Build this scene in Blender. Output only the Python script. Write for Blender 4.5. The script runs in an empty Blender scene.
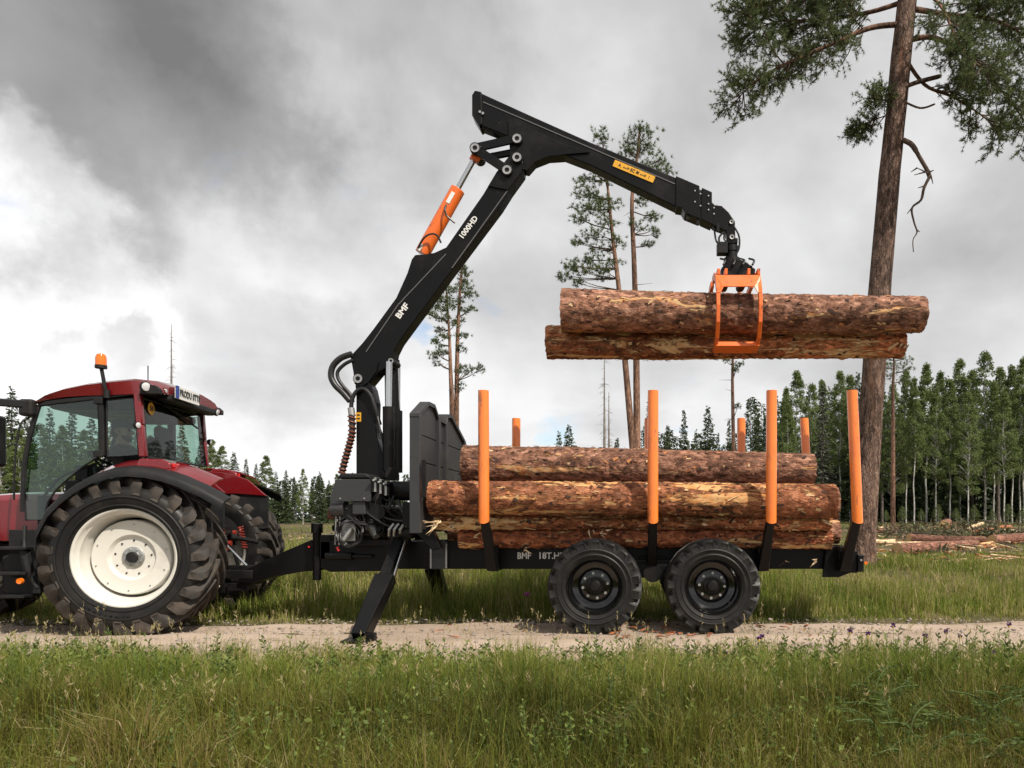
import bpy, bmesh, math, random
import numpy as np
from mathutils import Vector, Matrix, noise as mnoise

# ------------------------------------------------------------------ camera, world, sun, exposure
SC = bpy.context.scene
COL = SC.collection
F, CX, CY, ZC = 720.0, 633.0, 518.0, 1.29
R = math.radians

cam_d = bpy.data.cameras.new('camera')
cam = bpy.data.objects.new('camera', cam_d); COL.objects.link(cam)
cam.location = (0, 0, ZC); cam.rotation_euler = (R(90), 0, 0)
cam_d.sensor_width = 36; cam_d.lens = F / 1024 * 36
cam_d.shift_x = -(CX - 512) / 1024; cam_d.shift_y = (CY - 384) / 1024
cam_d.clip_end = 2000; cam_d.clip_start = 0.05
SC.camera = cam

SUN_AZ, SUN_EL = R(46), R(48)          # towards the sun: to the right of and behind the camera
sun_dir = Vector((math.sin(SUN_AZ) * math.cos(SUN_EL), -math.cos(SUN_AZ) * math.cos(SUN_EL), math.sin(SUN_EL)))
sd = bpy.data.lights.new('sun', 'SUN'); sd.energy = 4.7; sd.angle = R(1.0); sd.color = (1.0, 0.92, 0.80)
so = bpy.data.objects.new('sun', sd); COL.objects.link(so)
so.rotation_euler = sun_dir.to_track_quat('Z', 'Y').to_euler()

W = bpy.data.worlds.new('World'); SC.world = W; W.use_nodes = True
def build_world():
    nt = W.node_tree; nt.nodes.clear(); N = nt.nodes; L = nt.links
    out = N.new('ShaderNodeOutputWorld')
    sky = N.new('ShaderNodeTexSky'); sky.sky_type = 'NISHITA'; sky.sun_disc = False
    sky.sun_elevation = SUN_EL; sky.sun_rotation = math.atan2(sun_dir.x, sun_dir.y)
    bsky = N.new('ShaderNodeBackground'); bsky.inputs[1].default_value = 0.15
    L.new(sky.outputs[0], bsky.inputs[0])
    tc = N.new('ShaderNodeTexCoord')
    def math_(op, a, b=None, c=None):
        m = N.new('ShaderNodeMath'); m.operation = op
        for i, v in enumerate((a, b, c)):
            if v is None: continue
            if isinstance(v, (int, float)): m.inputs[i].default_value = v
            else: L.new(v, m.inputs[i])
        return m.outputs[0]
    def vmath(op, a, b=None):
        m = N.new('ShaderNodeVectorMath'); m.operation = op
        for i, v in enumerate((a, b)):
            if v is None: continue
            if isinstance(v, tuple): m.inputs[i].default_value = v
            else: L.new(v, m.inputs[i])
        return m
    d0 = tc.outputs['Generated']
    sep = N.new('ShaderNodeSeparateXYZ'); L.new(d0, sep.inputs[0])
    zz = math_('ADD', math_('MAXIMUM', sep.outputs[2], 0.0), 0.22)
    cmb = N.new('ShaderNodeCombineXYZ')
    L.new(math_('DIVIDE', sep.outputs[0], zz), cmb.inputs[0]); L.new(math_('DIVIDE', sep.outputs[1], zz), cmb.inputs[1])
    def fbm(vec, scale, det=8, rough=0.55, w=0.0, dist=0.0):
        n = N.new('ShaderNodeTexNoise'); n.noise_dimensions = '3D'
        n.inputs['Scale'].default_value = scale; n.inputs['Detail'].default_value = det
        n.inputs['Roughness'].default_value = rough; n.inputs['Distortion'].default_value = dist
        o_ = N.new('ShaderNodeVectorMath'); o_.operation = 'ADD'; o_.inputs[1].default_value = (w, w * 1.7, w * .6); L.new(vec, o_.inputs[0]); L.new(o_.outputs[0], n.inputs['Vector']); return n
    # ragged edges: the direction is pushed about by noise before the cloud masses are measured
    wn = fbm(d0, 3.4, 7, 0.60, 3.1)
    off = vmath('SUBTRACT', wn.outputs['Color'], (0.5, 0.5, 0.5))
    sc = N.new('ShaderNodeVectorMath'); sc.operation = 'SCALE'; L.new(off.outputs[0], sc.inputs[0]); sc.inputs['Scale'].default_value = 0.46
    add = N.new('ShaderNodeVectorMath'); add.operation = 'ADD'; L.new(d0, add.inputs[0]); L.new(sc.outputs[0], add.inputs[1])
    dw = vmath('NORMALIZE', add.outputs[0]).outputs[0]
    def mass(px, py, r_in, r_out):
        v = Vector(((px - CX) / F, 1, (CY - py) / F)).normalized()
        dt = vmath('DOT_PRODUCT', dw, tuple(v)).outputs['Value']
        mr = N.new('ShaderNodeMapRange'); mr.interpolation_type = 'SMOOTHSTEP'
        mr.inputs[1].default_value = math.cos(R(r_out)); mr.inputs[2].default_value = math.cos(R(r_in))
        L.new(dt, mr.inputs[0]); return mr.outputs[0]
    f1 = fbm(cmb.outputs[0], 1.5, 5, 0.5, 1.7, 0.25).outputs[0]
    f2 = fbm(d0, 5.0, 7, 0.5, 5.0, 0.2).outputs[0]
    v = math_('MULTIPLY_ADD', math_('SUBTRACT', f1, 0.5), 0.50, 0.60)
    v = math_('MULTIPLY_ADD', math_('SUBTRACT', f2, 0.5), 0.56, v)
    # brighter towards the horizon, where the cloud deck is seen edge on and lit
    hz = N.new('ShaderNodeMapRange'); hz.interpolation_type = 'SMOOTHSTEP'; hz.inputs[1].default_value = 0.34; hz.inputs[2].default_value = 0.02
    L.new(sep.outputs[2], hz.inputs[0])
    v = math_('MULTIPLY_ADD', hz.outputs[0], 0.24, v)
    for (px, py, a, b, amt) in ((10, 305, 6.5, 10.0, 0.25), (120, 430, 4, 13, 0.12), (-160, 330, 6, 12, 0.2), (40, 10, 6, 16, -0.30), (330, -10, 4, 15, -0.18), (560, 215, 3, 12, -0.05), (112, 340, 0.8, 3.2, -0.34),
                                 (300, 190, 3, 13, 0.14), (300, 325, 2, 7, -0.14)):
        v = math_('MULTIPLY_ADD', mass(px, py, a, b), amt, v)
    ramp = N.new('ShaderNodeValToRGB'); cr = ramp.color_ramp
    cr.elements[0].position = 0.10; cr.elements[0].color = (0.19, 0.188, 0.188, 1)
    cr.elements[1].position = 1.0; cr.elements[1].color = (1.0, 1.0, 1.0, 1)
    for p, c in ((0.40, (0.385, 0.382, 0.382, 1)), (0.60, (0.60, 0.60, 0.605, 1)), (0.80, (0.84, 0.84, 0.84, 1))):
        e = cr.elements.new(p); e.color = c
    L.new(v, ramp.inputs[0])
    bcl = N.new('ShaderNodeBackground'); bcl.inputs[1].default_value = 1.0; L.new(ramp.outputs[0], bcl.inputs[0])
    # gaps where the blue shows
    g = fbm(cmb.outputs[0], 2.3, 4, 0.55, 9.3, 0.3).outputs[0]
    g = math_('ADD', g, math_('MULTIPLY', mass(433, 372, 0.2, 2.8), 0.30))
    g = math_('ADD', g, math_('MULTIPLY', mass(575, 440, 0.6, 5), 0.19))
    g = math_('ADD', g, math_('MULTIPLY', mass(700, 400, 0.6, 6), 0.17))
    gm = N.new('ShaderNodeMapRange'); gm.interpolation_type = 'SMOOTHSTEP'
    gm.inputs[1].default_value = 0.66; gm.inputs[2].default_value = 0.86; gm.inputs[3].default_value = 0.0; gm.inputs[4].default_value = 0.75
    L.new(g, gm.inputs[0])
    mix = N.new('ShaderNodeMixShader'); L.new(gm.outputs[0], mix.inputs[0]); L.new(bcl.outputs[0], mix.inputs[1]); L.new(bsky.outputs[0], mix.inputs[2])
    L.new(mix.outputs[0], out.inputs[0])
build_world()
W.cycles.sampling_method = 'MANUAL'; W.cycles.sample_map_resolution = 512
SC.view_settings.view_transform = 'Standard'; SC.view_settings.look = 'None'
SC.view_settings.exposure = 0.18; SC.view_settings.gamma = 1.0
SC.render.engine = 'CYCLES'
SC.cycles.adaptive_threshold = 0.02
SC.cycles.max_bounces = 5; SC.cycles.diffuse_bounces = 2; SC.cycles.glossy_bounces = 3
SC.cycles.transparent_max_bounces = 12; SC.cycles.transmission_bounces = 4
SC.cycles.use_denoising = True
try: SC.cycles.denoiser = 'OPENIMAGEDENOISE'
except Exception: pass

rnd = random.Random(7)
def P(px, py, Y):                        # a point at depth Y metres that is seen at this place of the photograph
    return Vector(((px - CX) * Y / F, Y, ZC - (py - CY) * Y / F))

# ------------------------------------------------------------------ materials
def mat(name, base, rough=0.5, metal=0.0, var=None, bump=None, coat=0.0, spec=0.5, wear=None):
    """var = (scale, second colour, low, high [, stretch]); bump = (scale, strength, distance)"""
    m = bpy.data.materials.new(name); m.use_nodes = True
    nt = m.node_tree; N = nt.nodes; L = nt.links
    b = N['Principled BSDF']
    b.inputs['Base Color'].default_value = (*base, 1); b.inputs['Roughness'].default_value = rough
    b.inputs['Metallic'].default_value = metal; b.inputs['Specular IOR Level'].default_value = spec
    if coat: b.inputs['Coat Weight'].default_value = coat; b.inputs['Coat Roughness'].default_value = 0.08
    tc = N.new('ShaderNodeTexCoord')
    if var:
        mp = N.new('ShaderNodeMapping'); L.new(tc.outputs['Object'], mp.inputs[0])
        if len(var) > 4: mp.inputs['Scale'].default_value = var[4]
        n = N.new('ShaderNodeTexNoise'); n.inputs['Scale'].default_value = var[0]; n.inputs['Detail'].default_value = 6; n.inputs['Roughness'].default_value = 0.62
        L.new(mp.outputs[0], n.inputs['Vector'])
        mr = N.new('ShaderNodeMapRange'); mr.inputs[1].default_value = var[2]; mr.inputs[2].default_value = var[3]; L.new(n.outputs[0], mr.inputs[0])
        mx = N.new('ShaderNodeMix'); mx.data_type = 'RGBA'; mx.inputs[6].default_value = (*base, 1); mx.inputs[7].default_value = (*var[1], 1)
        L.new(mr.outputs[0], mx.inputs[0]); L.new(mx.outputs[2], b.inputs['Base Color'])
        rr = N.new('ShaderNodeMapRange'); rr.inputs[3].default_value = rough; rr.inputs[4].default_value = min(1, rough + 0.3); L.new(mr.outputs[0], rr.inputs[0]); L.new(rr.outputs[0], b.inputs['Roughness'])
    if wear:                                            # scuffs: (scale, colour, low, high, stretch)
        mp = N.new('ShaderNodeMapping'); L.new(tc.outputs['Object'], mp.inputs[0]); mp.inputs['Scale'].default_value = wear[4]
        n = N.new('ShaderNodeTexNoise'); n.inputs['Scale'].default_value = wear[0]; n.inputs['Detail'].default_value = 9; n.inputs['Roughness'].default_value = 0.72; L.new(mp.outputs[0], n.inputs['Vector'])
        mr = N.new('ShaderNodeMapRange'); mr.inputs[1].default_value = wear[2]; mr.inputs[2].default_value = wear[3]; L.new(n.outputs[0], mr.inputs[0])
        mx = N.new('ShaderNodeMix'); mx.data_type = 'RGBA'; mx.inputs[7].default_value = (*wear[1], 1); mx.inputs[6].default_value = (*base, 1)
        picked = b.inputs['Base Color'].links[0].from_socket if b.inputs['Base Color'].links else None
        if picked: L.new(picked, mx.inputs[6])
        L.new(mr.outputs[0], mx.inputs[0]); L.new(mx.outputs[2], b.inputs['Base Color'])
    if bump:
        n2 = N.new('ShaderNodeTexNoise'); n2.inputs['Scale'].default_value = bump[0]; n2.inputs['Detail'].default_value = 5; L.new(tc.outputs['Object'], n2.inputs['Vector'])
        bp = N.new('ShaderNodeBump'); bp.inputs['Strength'].default_value = bump[1]; bp.inputs['Distance'].default_value = bump[2]
        L.new(n2.outputs[0], bp.inputs['Height']); L.new(bp.outputs[0], b.inputs['Normal'])
    return m

DUST = (0.10, 0.08, 0.06)
BLACK = mat('black_paint', (0.0045, 0.0045, 0.005), 0.34, var=(2.2, (0.014, 0.012, 0.010), 0.5, 0.85), bump=(60, 0.04, 0.002), spec=0.20, wear=(9, (0.075, 0.066, 0.056), 0.64, 0.74, (1, 1, 1)))
GLOSSBLACK = mat('gloss_black_rim', (0.004, 0.004, 0.0045), 0.16, spec=0.45, coat=0.3)
BLACKM = mat('black_steel', (0.005, 0.005, 0.0055), 0.45, var=(5, (0.016, 0.013, 0.011), 0.45, 0.85), bump=(90, 0.1, 0.002), spec=0.25)
GREYM = mat('dark_grey_paint', (0.030, 0.031, 0.033), 0.42, var=(3, (0.05, 0.047, 0.043), 0.5, 0.85))
PLASTIC = mat('black_plastic', (0.011, 0.0115, 0.0125), 0.45, var=(6, (0.022, 0.020, 0.018), 0.45, 0.8), spec=0.28)
ORANGE = mat('orange_paint', (0.80, 0.155, 0.022), 0.32, var=(5, (0.66, 0.13, 0.025), 0.5, 0.8), coat=0.2, wear=(16, (0.12, 0.06, 0.04), 0.58, 0.65, (1, 1, 0.5)))
STAKE = mat('orange_stake_paint', (0.86, 0.21, 0.032), 0.26, var=(4, (0.70, 0.16, 0.035), 0.52, 0.8), coat=0.35, wear=(11, (0.15, 0.07, 0.045), 0.57, 0.66, (1, 1, 0.22)))
STAKEIN = mat('stake_inside', (0.42, 0.10, 0.02), 0.55)
RED = mat('dark_red_paint', (0.19, 0.006, 0.010), 0.24, metal=0.25, coat=0.8, var=(4, (0.14, 0.012, 0.014), 0.5, 0.85))
REDLAMP = mat('red_lens', (0.55, 0.01, 0.012), 0.15, coat=0.5)
WHITERIM = mat('cream_rim_paint', (0.64, 0.62, 0.565), 0.36, var=(4, (0.50, 0.465, 0.41), 0.52, 0.82), coat=0.1)
RUBBER = mat('rubber', (0.009, 0.0088, 0.009), 0.45, var=(5, (0.026, 0.022, 0.019), 0.45, 0.85), bump=(40, 0.15, 0.004), spec=0.32)
RUBBERD = mat('dusty_rubber', (0.022, 0.019, 0.017), 0.68, var=(7, (0.080, 0.061, 0.047), 0.40, 0.72), bump=(35, 0.25, 0.006))
STEEL = mat('bright_steel', (0.55, 0.56, 0.57), 0.22, metal=1.0)
ZINC = mat('zinc_steel', (0.42, 0.42, 0.41), 0.4, metal=0.8)
HOSE = mat('hose_rubber', (0.014, 0.014, 0.015), 0.42)
REDSPR = mat('dark_red_spring', (0.22, 0.02, 0.012), 0.4)
SPIRAL = mat('brown_spiral_guard', (0.16, 0.045, 0.02), 0.5)
WHITE = mat('white_lettering', (0.74, 0.74, 0.72), 0.5)
YELLOW = mat('yellow_sticker', (0.72, 0.36, 0.02), 0.5, var=(30, (0.6, 0.3, 0.02), 0.5, 0.7))
INK = mat('ink', (0.02, 0.02, 0.02), 0.5)
BLUE = mat('blue_band', (0.02, 0.05, 0.25), 0.4)
AMBER = mat('amber_lens', (0.74, 0.16, 0.008), 0.15, coat=0.6)
LENS = mat('lamp_lens', (0.62, 0.63, 0.64), 0.08, coat=0.8)
SEATF = mat('seat_fabric', (0.055, 0.075, 0.08), 0.85)
SKIN = mat('skin', (0.55, 0.33, 0.235), 0.55)
CLOTH = mat('dark_cloth', (0.014, 0.014, 0.018), 0.9)
EYE = mat('eye_dark', (0.02, 0.015, 0.012), 0.3)

def glass_mat(name='tinted_cab_glass', tint=(0.76, 0.86, 0.82, 1)):
    m = bpy.data.materials.new(name); m.use_nodes = True
    nt = m.node_tree; N = nt.nodes; L = nt.links; N.clear()
    o = N.new('ShaderNodeOutputMaterial'); t = N.new('ShaderNodeBsdfTransparent'); t.inputs[0].default_value = tint
    g = N.new('ShaderNodeBsdfGlossy'); g.inputs['Roughness'].default_value = 0.02
    fr = N.new('ShaderNodeFresnel'); fr.inputs[0].default_value = 1.6
    mx = N.new('ShaderNodeMixShader'); L.new(fr.outputs[0], mx.inputs[0]); L.new(t.outputs[0], mx.inputs[1]); L.new(g.outputs[0], mx.inputs[2]); L.new(mx.outputs[0], o.inputs[0])
    return m
GLASS = glass_mat(); GLASSD = glass_mat('darker_cab_glass', (0.56, 0.69, 0.64, 1))

def leaf_mat(name, stops, transl=0.3, rough=0.6, attr='tint'):
    """blade / leaf colour from the per-blade attribute, some light passing through"""
    m = bpy.data.materials.new(name); m.use_nodes = True
    nt = m.node_tree; N = nt.nodes; L = nt.links; N.clear()
    o = N.new('ShaderNodeOutputMaterial'); at = N.new('ShaderNodeAttribute'); at.attribute_name = attr
    oi = N.new('ShaderNodeObjectInfo'); sm = N.new('ShaderNodeMath'); sm.operation = 'MULTIPLY_ADD'; sm.inputs[1].default_value = 0.22; sm.inputs[2].default_value = -0.11
    L.new(oi.outputs['Random'], sm.inputs[0])
    ad = N.new('ShaderNodeMath'); ad.operation = 'ADD'; L.new(at.outputs['Fac'], ad.inputs[0]); L.new(sm.outputs[0], ad.inputs[1])
    rp = N.new('ShaderNodeValToRGB'); cr = rp.color_ramp
    cr.elements[0].position = stops[0][0]; cr.elements[0].color = (*stops[0][1], 1)
    cr.elements[1].position = stops[-1][0]; cr.elements[1].color = (*stops[-1][1], 1)
    for p, c in stops[1:-1]:
        e = cr.elements.new(p); e.color = (*c, 1)
    L.new(ad.outputs[0], rp.inputs[0])
    b = N.new('ShaderNodeBsdfPrincipled'); b.inputs['Roughness'].default_value = rough; b.inputs['Specular IOR Level'].default_value = 0.25; L.new(rp.outputs[0], b.inputs['Base Color'])
    t = N.new('ShaderNodeBsdfTranslucent'); L.new(rp.outputs[0], t.inputs[0])
    mx = N.new('ShaderNodeMixShader'); mx.inputs[0].default_value = transl; L.new(b.outputs[0], mx.inputs[1]); L.new(t.outputs[0], mx.inputs[2]); L.new(mx.outputs[0], o.inputs[0])
    return m
GRASSM = leaf_mat('grass_blades', [(0.0, (0.052, 0.084, 0.014)), (0.35, (0.145, 0.205, 0.026)), (0.62, (0.25, 0.275, 0.05)), (0.8, (0.35, 0.30, 0.11)), (1.0, (0.48, 0.39, 0.22))], 0.4)
SHADEGRASSM = leaf_mat('shaded_olive_grass', [(0.0, (0.038, 0.044, 0.008)), (0.35, (0.092, 0.098, 0.014)), (0.62, (0.145, 0.14, 0.022)), (0.8, (0.17, 0.135, 0.04)), (1.0, (0.26, 0.19, 0.085))], 0.3)  # darker copy of the blade colours, shade painted into the near verge
EDGEHI = mat('edge_highlight_paint', (0.10, 0.10, 0.10), 0.45)  # pale tone that paints edge highlights onto the weld strips
WEEDM = leaf_mat('weed_leaves', [(0.0, (0.055, 0.085, 0.02)), (0.5, (0.125, 0.175, 0.034)), (1.0, (0.22, 0.27, 0.07))], 0.35)
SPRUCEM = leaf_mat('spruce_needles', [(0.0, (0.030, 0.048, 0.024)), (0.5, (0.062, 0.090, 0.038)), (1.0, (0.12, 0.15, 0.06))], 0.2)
PINEM = leaf_mat('pine_needles', [(0.0, (0.050, 0.076, 0.032)), (0.5, (0.105, 0.142, 0.056)), (1.0, (0.19, 0.225, 0.09))], 0.35)
BIRCHM = leaf_mat('birch_leaves', [(0.0, (0.075, 0.11, 0.036)), (0.5, (0.14, 0.185, 0.06)), (1.0, (0.22, 0.26, 0.10))], 0.35)
BRUSHM = leaf_mat('cut_brush', [(0.0, (0.045, 0.055, 0.026)), (0.45, (0.085, 0.095, 0.042)), (0.7, (0.16, 0.11, 0.065)), (1.0, (0.26, 0.17, 0.10))], .1)
TWIG = mat('twig_bark', (0.09, 0.06, 0.045), 0.85)
DEADBARK = mat('dead_bark', (0.17, 0.15, 0.135), 0.9, var=(4, (0.30, 0.27, 0.24), 0.4, 0.7))
PETALP = mat('purple_petal', (0.10, 0.03, 0.16), 0.7)
PETALPK = mat('pink_petal', (0.42, 0.10, 0.34), 0.7)
PETALW = mat('white_petal', (0.72, 0.72, 0.70), 0.7)
PETALY = mat('yellow_petal', (0.62, 0.42, 0.03), 0.7)
STEMG = mat('green_stem', (0.075, 0.115, 0.03), 0.7)

def bark_mat(name, dark, mid, light, peel, peel_lo, peel_hi, crack=0.16, axis=(0.5, 1, 1), scale=1.0, peel2=None):
    m = bpy.data.materials.new(name); m.use_nodes = True
    nt = m.node_tree; N = nt.nodes; L = nt.links; b = N['Principled BSDF']
    tc = N.new('ShaderNodeTexCoord'); oi = N.new('ShaderNodeObjectInfo')
    mu = N.new('ShaderNodeMath'); mu.operation = 'MULTIPLY'; mu.inputs[1].default_value = 37.0; L.new(oi.outputs['Random'], mu.inputs[0])
    ad = N.new('ShaderNodeVectorMath'); ad.operation = 'ADD'; L.new(tc.outputs['Object'], ad.inputs[0]); L.new(mu.outputs[0], ad.inputs[1])
    mp = N.new('ShaderNodeMapping'); mp.inputs['Scale'].default_value = axis; L.new(ad.outputs[0], mp.inputs[0])
    def nz(s, d=6, r=0.6, dist=0.0):
        n = N.new('ShaderNodeTexNoise'); n.inputs['Scale'].default_value = s * scale; n.inputs['Detail'].default_value = d; n.inputs['Roughness'].default_value = r; n.inputs['Distortion'].default_value = dist
        L.new(mp.outputs[0], n.inputs['Vector']); return n.outputs[0]
    rp = N.new('ShaderNodeValToRGB'); cr = rp.color_ramp
    cr.elements[0].position = 0.37; cr.elements[0].color = (*dark, 1); cr.elements[1].position = 0.64; cr.elements[1].color = (*light, 1)
    e = cr.elements.new(0.50); e.color = (*mid, 1)
    L.new(nz(17, 9, 0.80), rp.inputs[0])
    vo = N.new('ShaderNodeTexVoronoi'); vo.feature = 'DISTANCE_TO_EDGE'; vo.inputs['Scale'].default_value = 30 * scale; vo.inputs['Randomness'].default_value = 1.0; L.new(mp.outputs[0], vo.inputs['Vector'])
    vr = N.new('ShaderNodeMapRange'); vr.inputs[1].default_value = 0.0; vr.inputs[2].default_value = 0.16; vr.inputs[3].default_value = 1 - crack; vr.inputs[4].default_value = 1.0; L.new(vo.outputs['Distance'], vr.inputs[0])
    m1 = N.new('ShaderNodeMix'); m1.data_type = 'RGBA'; m1.blend_type = 'MULTIPLY'; m1.inputs[0].default_value = 1.0
    L.new(rp.outputs[0], m1.inputs[6]); L.new(vr.outputs[0], m1.inputs[7])
    vc = N.new('ShaderNodeTexVoronoi'); vc.inputs['Scale'].default_value = 17 * scale; vd = N.new('ShaderNodeVectorMath'); vd.operation = 'ADD'; wq = N.new('ShaderNodeTexNoise'); wq.inputs['Scale'].default_value = 14 * scale; wq.inputs['Detail'].default_value = 4; L.new(mp.outputs[0], wq.inputs['Vector'])
    ws = N.new('ShaderNodeVectorMath'); ws.operation = 'SCALE'; ws.inputs['Scale'].default_value = .12; L.new(wq.outputs['Color'], ws.inputs[0]); L.new(mp.outputs[0], vd.inputs[0]); L.new(ws.outputs[0], vd.inputs[1]); L.new(vd.outputs[0], vc.inputs['Vector'])
    vs_ = N.new('ShaderNodeSeparateColor'); L.new(vc.outputs['Color'], vs_.inputs[0]); vm = N.new('ShaderNodeMapRange'); vm.inputs[3].default_value = .50; vm.inputs[4].default_value = 1.55; L.new(vs_.outputs[0], vm.inputs[0])
    mv = N.new('ShaderNodeMix'); mv.data_type = 'RGBA'; mv.blend_type = 'MULTIPLY'; mv.inputs[0].default_value = 1.0; L.new(m1.outputs[2], mv.inputs[6]); L.new(vm.outputs[0], mv.inputs[7]); m1 = mv
    mq = N.new('ShaderNodeMapping'); mq.inputs['Scale'].default_value = tuple(k if k == 1 else k * .36 for k in axis); L.new(ad.outputs[0], mq.inputs[0])
    pq = N.new('ShaderNodeTexNoise'); pq.inputs['Scale'].default_value = 5.5 * scale; pq.inputs['Detail'].default_value = 9; pq.inputs['Roughness'].default_value = 0.68; pq.inputs['Distortion'].default_value = 0.5; L.new(mq.outputs[0], pq.inputs['Vector']); pn = pq.outputs[0]
    lo = N.new('ShaderNodeTexNoise'); lo.inputs['Scale'].default_value = 1.5 * scale; lo.inputs['Detail'].default_value = 3; L.new(mq.outputs[0], lo.inputs['Vector'])
    lr = N.new('ShaderNodeMapRange'); lr.inputs[1].default_value = .35; lr.inputs[2].default_value = .65; lr.inputs[3].default_value = .60; lr.inputs[4].default_value = 1.5; L.new(lo.outputs[0], lr.inputs[0])
    m0 = N.new('ShaderNodeMix'); m0.data_type = 'RGBA'; m0.blend_type = 'MULTIPLY'; m0.inputs[0].default_value = 1.0; L.new(m1.outputs[2], m0.inputs[6]); L.new(lr.outputs[0], m0.inputs[7]); m1 = m0
    pr = N.new('ShaderNodeMapRange'); pr.inputs[1].default_value = peel_lo; pr.inputs[2].default_value = peel_hi; L.new(pn, pr.inputs[0])
    pc = N.new('ShaderNodeMix'); pc.data_type = 'RGBA'; pc.inputs[6].default_value = (*peel, 1); pc.inputs[7].default_value = (*(peel2 or peel), 1); pz_ = N.new('ShaderNodeMapRange'); pz_.inputs[1].default_value = .38; pz_.inputs[2].default_value = .62; L.new(nz(16, 6, .7), pz_.inputs[0]); L.new(pz_.outputs[0], pc.inputs[0])
    m2 = N.new('ShaderNodeMix'); m2.data_type = 'RGBA'; L.new(pr.outputs[0], m2.inputs[0]); L.new(m1.outputs[2], m2.inputs[6]); L.new(pc.outputs[2], m2.inputs[7])
    L.new(m2.outputs[2], b.inputs['Base Color']); b.inputs['Roughness'].default_value = 0.85; b.inputs['Specular IOR Level'].default_value = 0.2
    hs = N.new('ShaderNodeMath'); hs.operation = 'MULTIPLY_ADD'; L.new(nz(14, 6, 0.7), hs.inputs[0]); hs.inputs[1].default_value = 0.7; L.new(vr.outputs[0], hs.inputs[2])
    inv = N.new('ShaderNodeMath'); inv.operation = 'SUBTRACT'; inv.inputs[0].default_value = 1.0; L.new(pr.outputs[0], inv.inputs[1])
    hm = N.new('ShaderNodeMath'); hm.operation = 'MULTIPLY'; L.new(hs.outputs[0], hm.inputs[0]); L.new(inv.outputs[0], hm.inputs[1])
    bp = N.new('ShaderNodeBump'); bp.inputs['Strength'].default_value = 0.8; bp.inputs['Distance'].default_value = 0.02; L.new(hm.outputs[0], bp.inputs['Height']); L.new(bp.outputs[0], b.inputs['Normal'])
    return m
BARKG = bark_mat('grey_brown_log_bark', (0.058, 0.030, 0.021), (0.23, 0.108, 0.068), (0.40, 0.23, 0.165), (0.50, 0.20, 0.07), 0.575, 0.605, peel2=(0.60, 0.42, 0.23))
BARKR = bark_mat('red_brown_log_bark', (0.065, 0.024, 0.013), (0.27, 0.085, 0.038), (0.42, 0.175, 0.09), (0.56, 0.28, 0.11), 0.54, 0.57, peel2=(0.66, 0.46, 0.24))
BARKO = bark_mat('orange_log_bark', (0.085, 0.034, 0.018), (0.27, 0.10, 0.048), (0.42, 0.20, 0.115), (0.54, 0.22, 0.07), 0.55, 0.585, crack=0.2, peel2=(0.66, 0.42, 0.20))
BARKL = bark_mat('bright_red_log_bark', (0.10, 0.036, 0.018), (0.36, 0.125, 0.056), (0.52, 0.25, 0.13), (0.60, 0.31, 0.13), 0.51, 0.545, peel2=(0.74, 0.55, 0.31))
BARKF = bark_mat('felled_log_bark', (0.06, 0.032, 0.025), (0.17, 0.075, 0.05), (0.26, 0.15, 0.11), (0.45, 0.27, 0.14), 0.60, 0.68, peel2=(0.6, 0.45, 0.28))
PALEWOOD = bark_mat('pale_peeled_wood', (0.33, 0.22, 0.13), (0.50, 0.37, 0.22), (0.62, 0.50, 0.34), (0.30, 0.15, 0.09), 0.62, 0.7, crack=0.15)
PINEBARK = bark_mat('standing_pine_bark', (0.035, 0.024, 0.020), (0.105, 0.066, 0.050), (0.175, 0.120, 0.095), (0.20, 0.105, 0.066), 0.58, 0.68, crack=0.45, axis=(1, 1, 0.3), scale=0.9)
PINETOP = bark_mat('orange_pine_bark', (0.08, 0.047, 0.034), (0.165, 0.092, 0.062), (0.25, 0.145, 0.10), (0.24, 0.13, 0.08), 0.6, 0.7, crack=0.2, axis=(1, 1, 0.3))
SPRUCEBARK = bark_mat('spruce_bark', (0.05, 0.042, 0.036), (0.12, 0.10, 0.085), (0.20, 0.175, 0.155), (0.16, 0.13, 0.11), 0.6, 0.7, crack=0.3, axis=(1, 1, 0.3))
BIRCHBARK = bark_mat('birch_bark', (0.06, 0.055, 0.05), (0.42, 0.41, 0.38), (0.58, 0.57, 0.53), (0.08, 0.07, 0.06), 0.62, 0.66, crack=0.1, axis=(1, 1, 1.5))

def wood_end_mat():
    m = bpy.data.materials.new('sawn_log_end'); m.use_nodes = True
    nt = m.node_tree; N = nt.nodes; L = nt.links; b = N['Principled BSDF']
    tc = N.new('ShaderNodeTexCoord'); sp = N.new('ShaderNodeSeparateXYZ'); L.new(tc.outputs['Object'], sp.inputs[0])
    cb = N.new('ShaderNodeCombineXYZ'); L.new(sp.outputs[1], cb.inputs[0]); L.new(sp.outputs[2], cb.inputs[1])
    wv = N.new('ShaderNodeTexWave'); wv.wave_type = 'RINGS'; wv.rings_direction = 'Z'; wv.inputs['Scale'].default_value = 22; wv.inputs['Distortion'].default_value = 1.2; wv.inputs['Detail'].default_value = 3
    L.new(cb.outputs[0], wv.inputs['Vector'])
    rp = N.new('ShaderNodeValToRGB'); cr = rp.color_ramp; cr.elements[0].color = (0.40, 0.22, 0.09, 1); cr.elements[1].color = (0.60, 0.40, 0.20, 1)
    L.new(wv.outputs[0], rp.inputs[0]); L.new(rp.outputs[0], b.inputs['Base Color']); b.inputs['Roughness'].default_value = 0.8
    return m
WOODEND = wood_end_mat()

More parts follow.
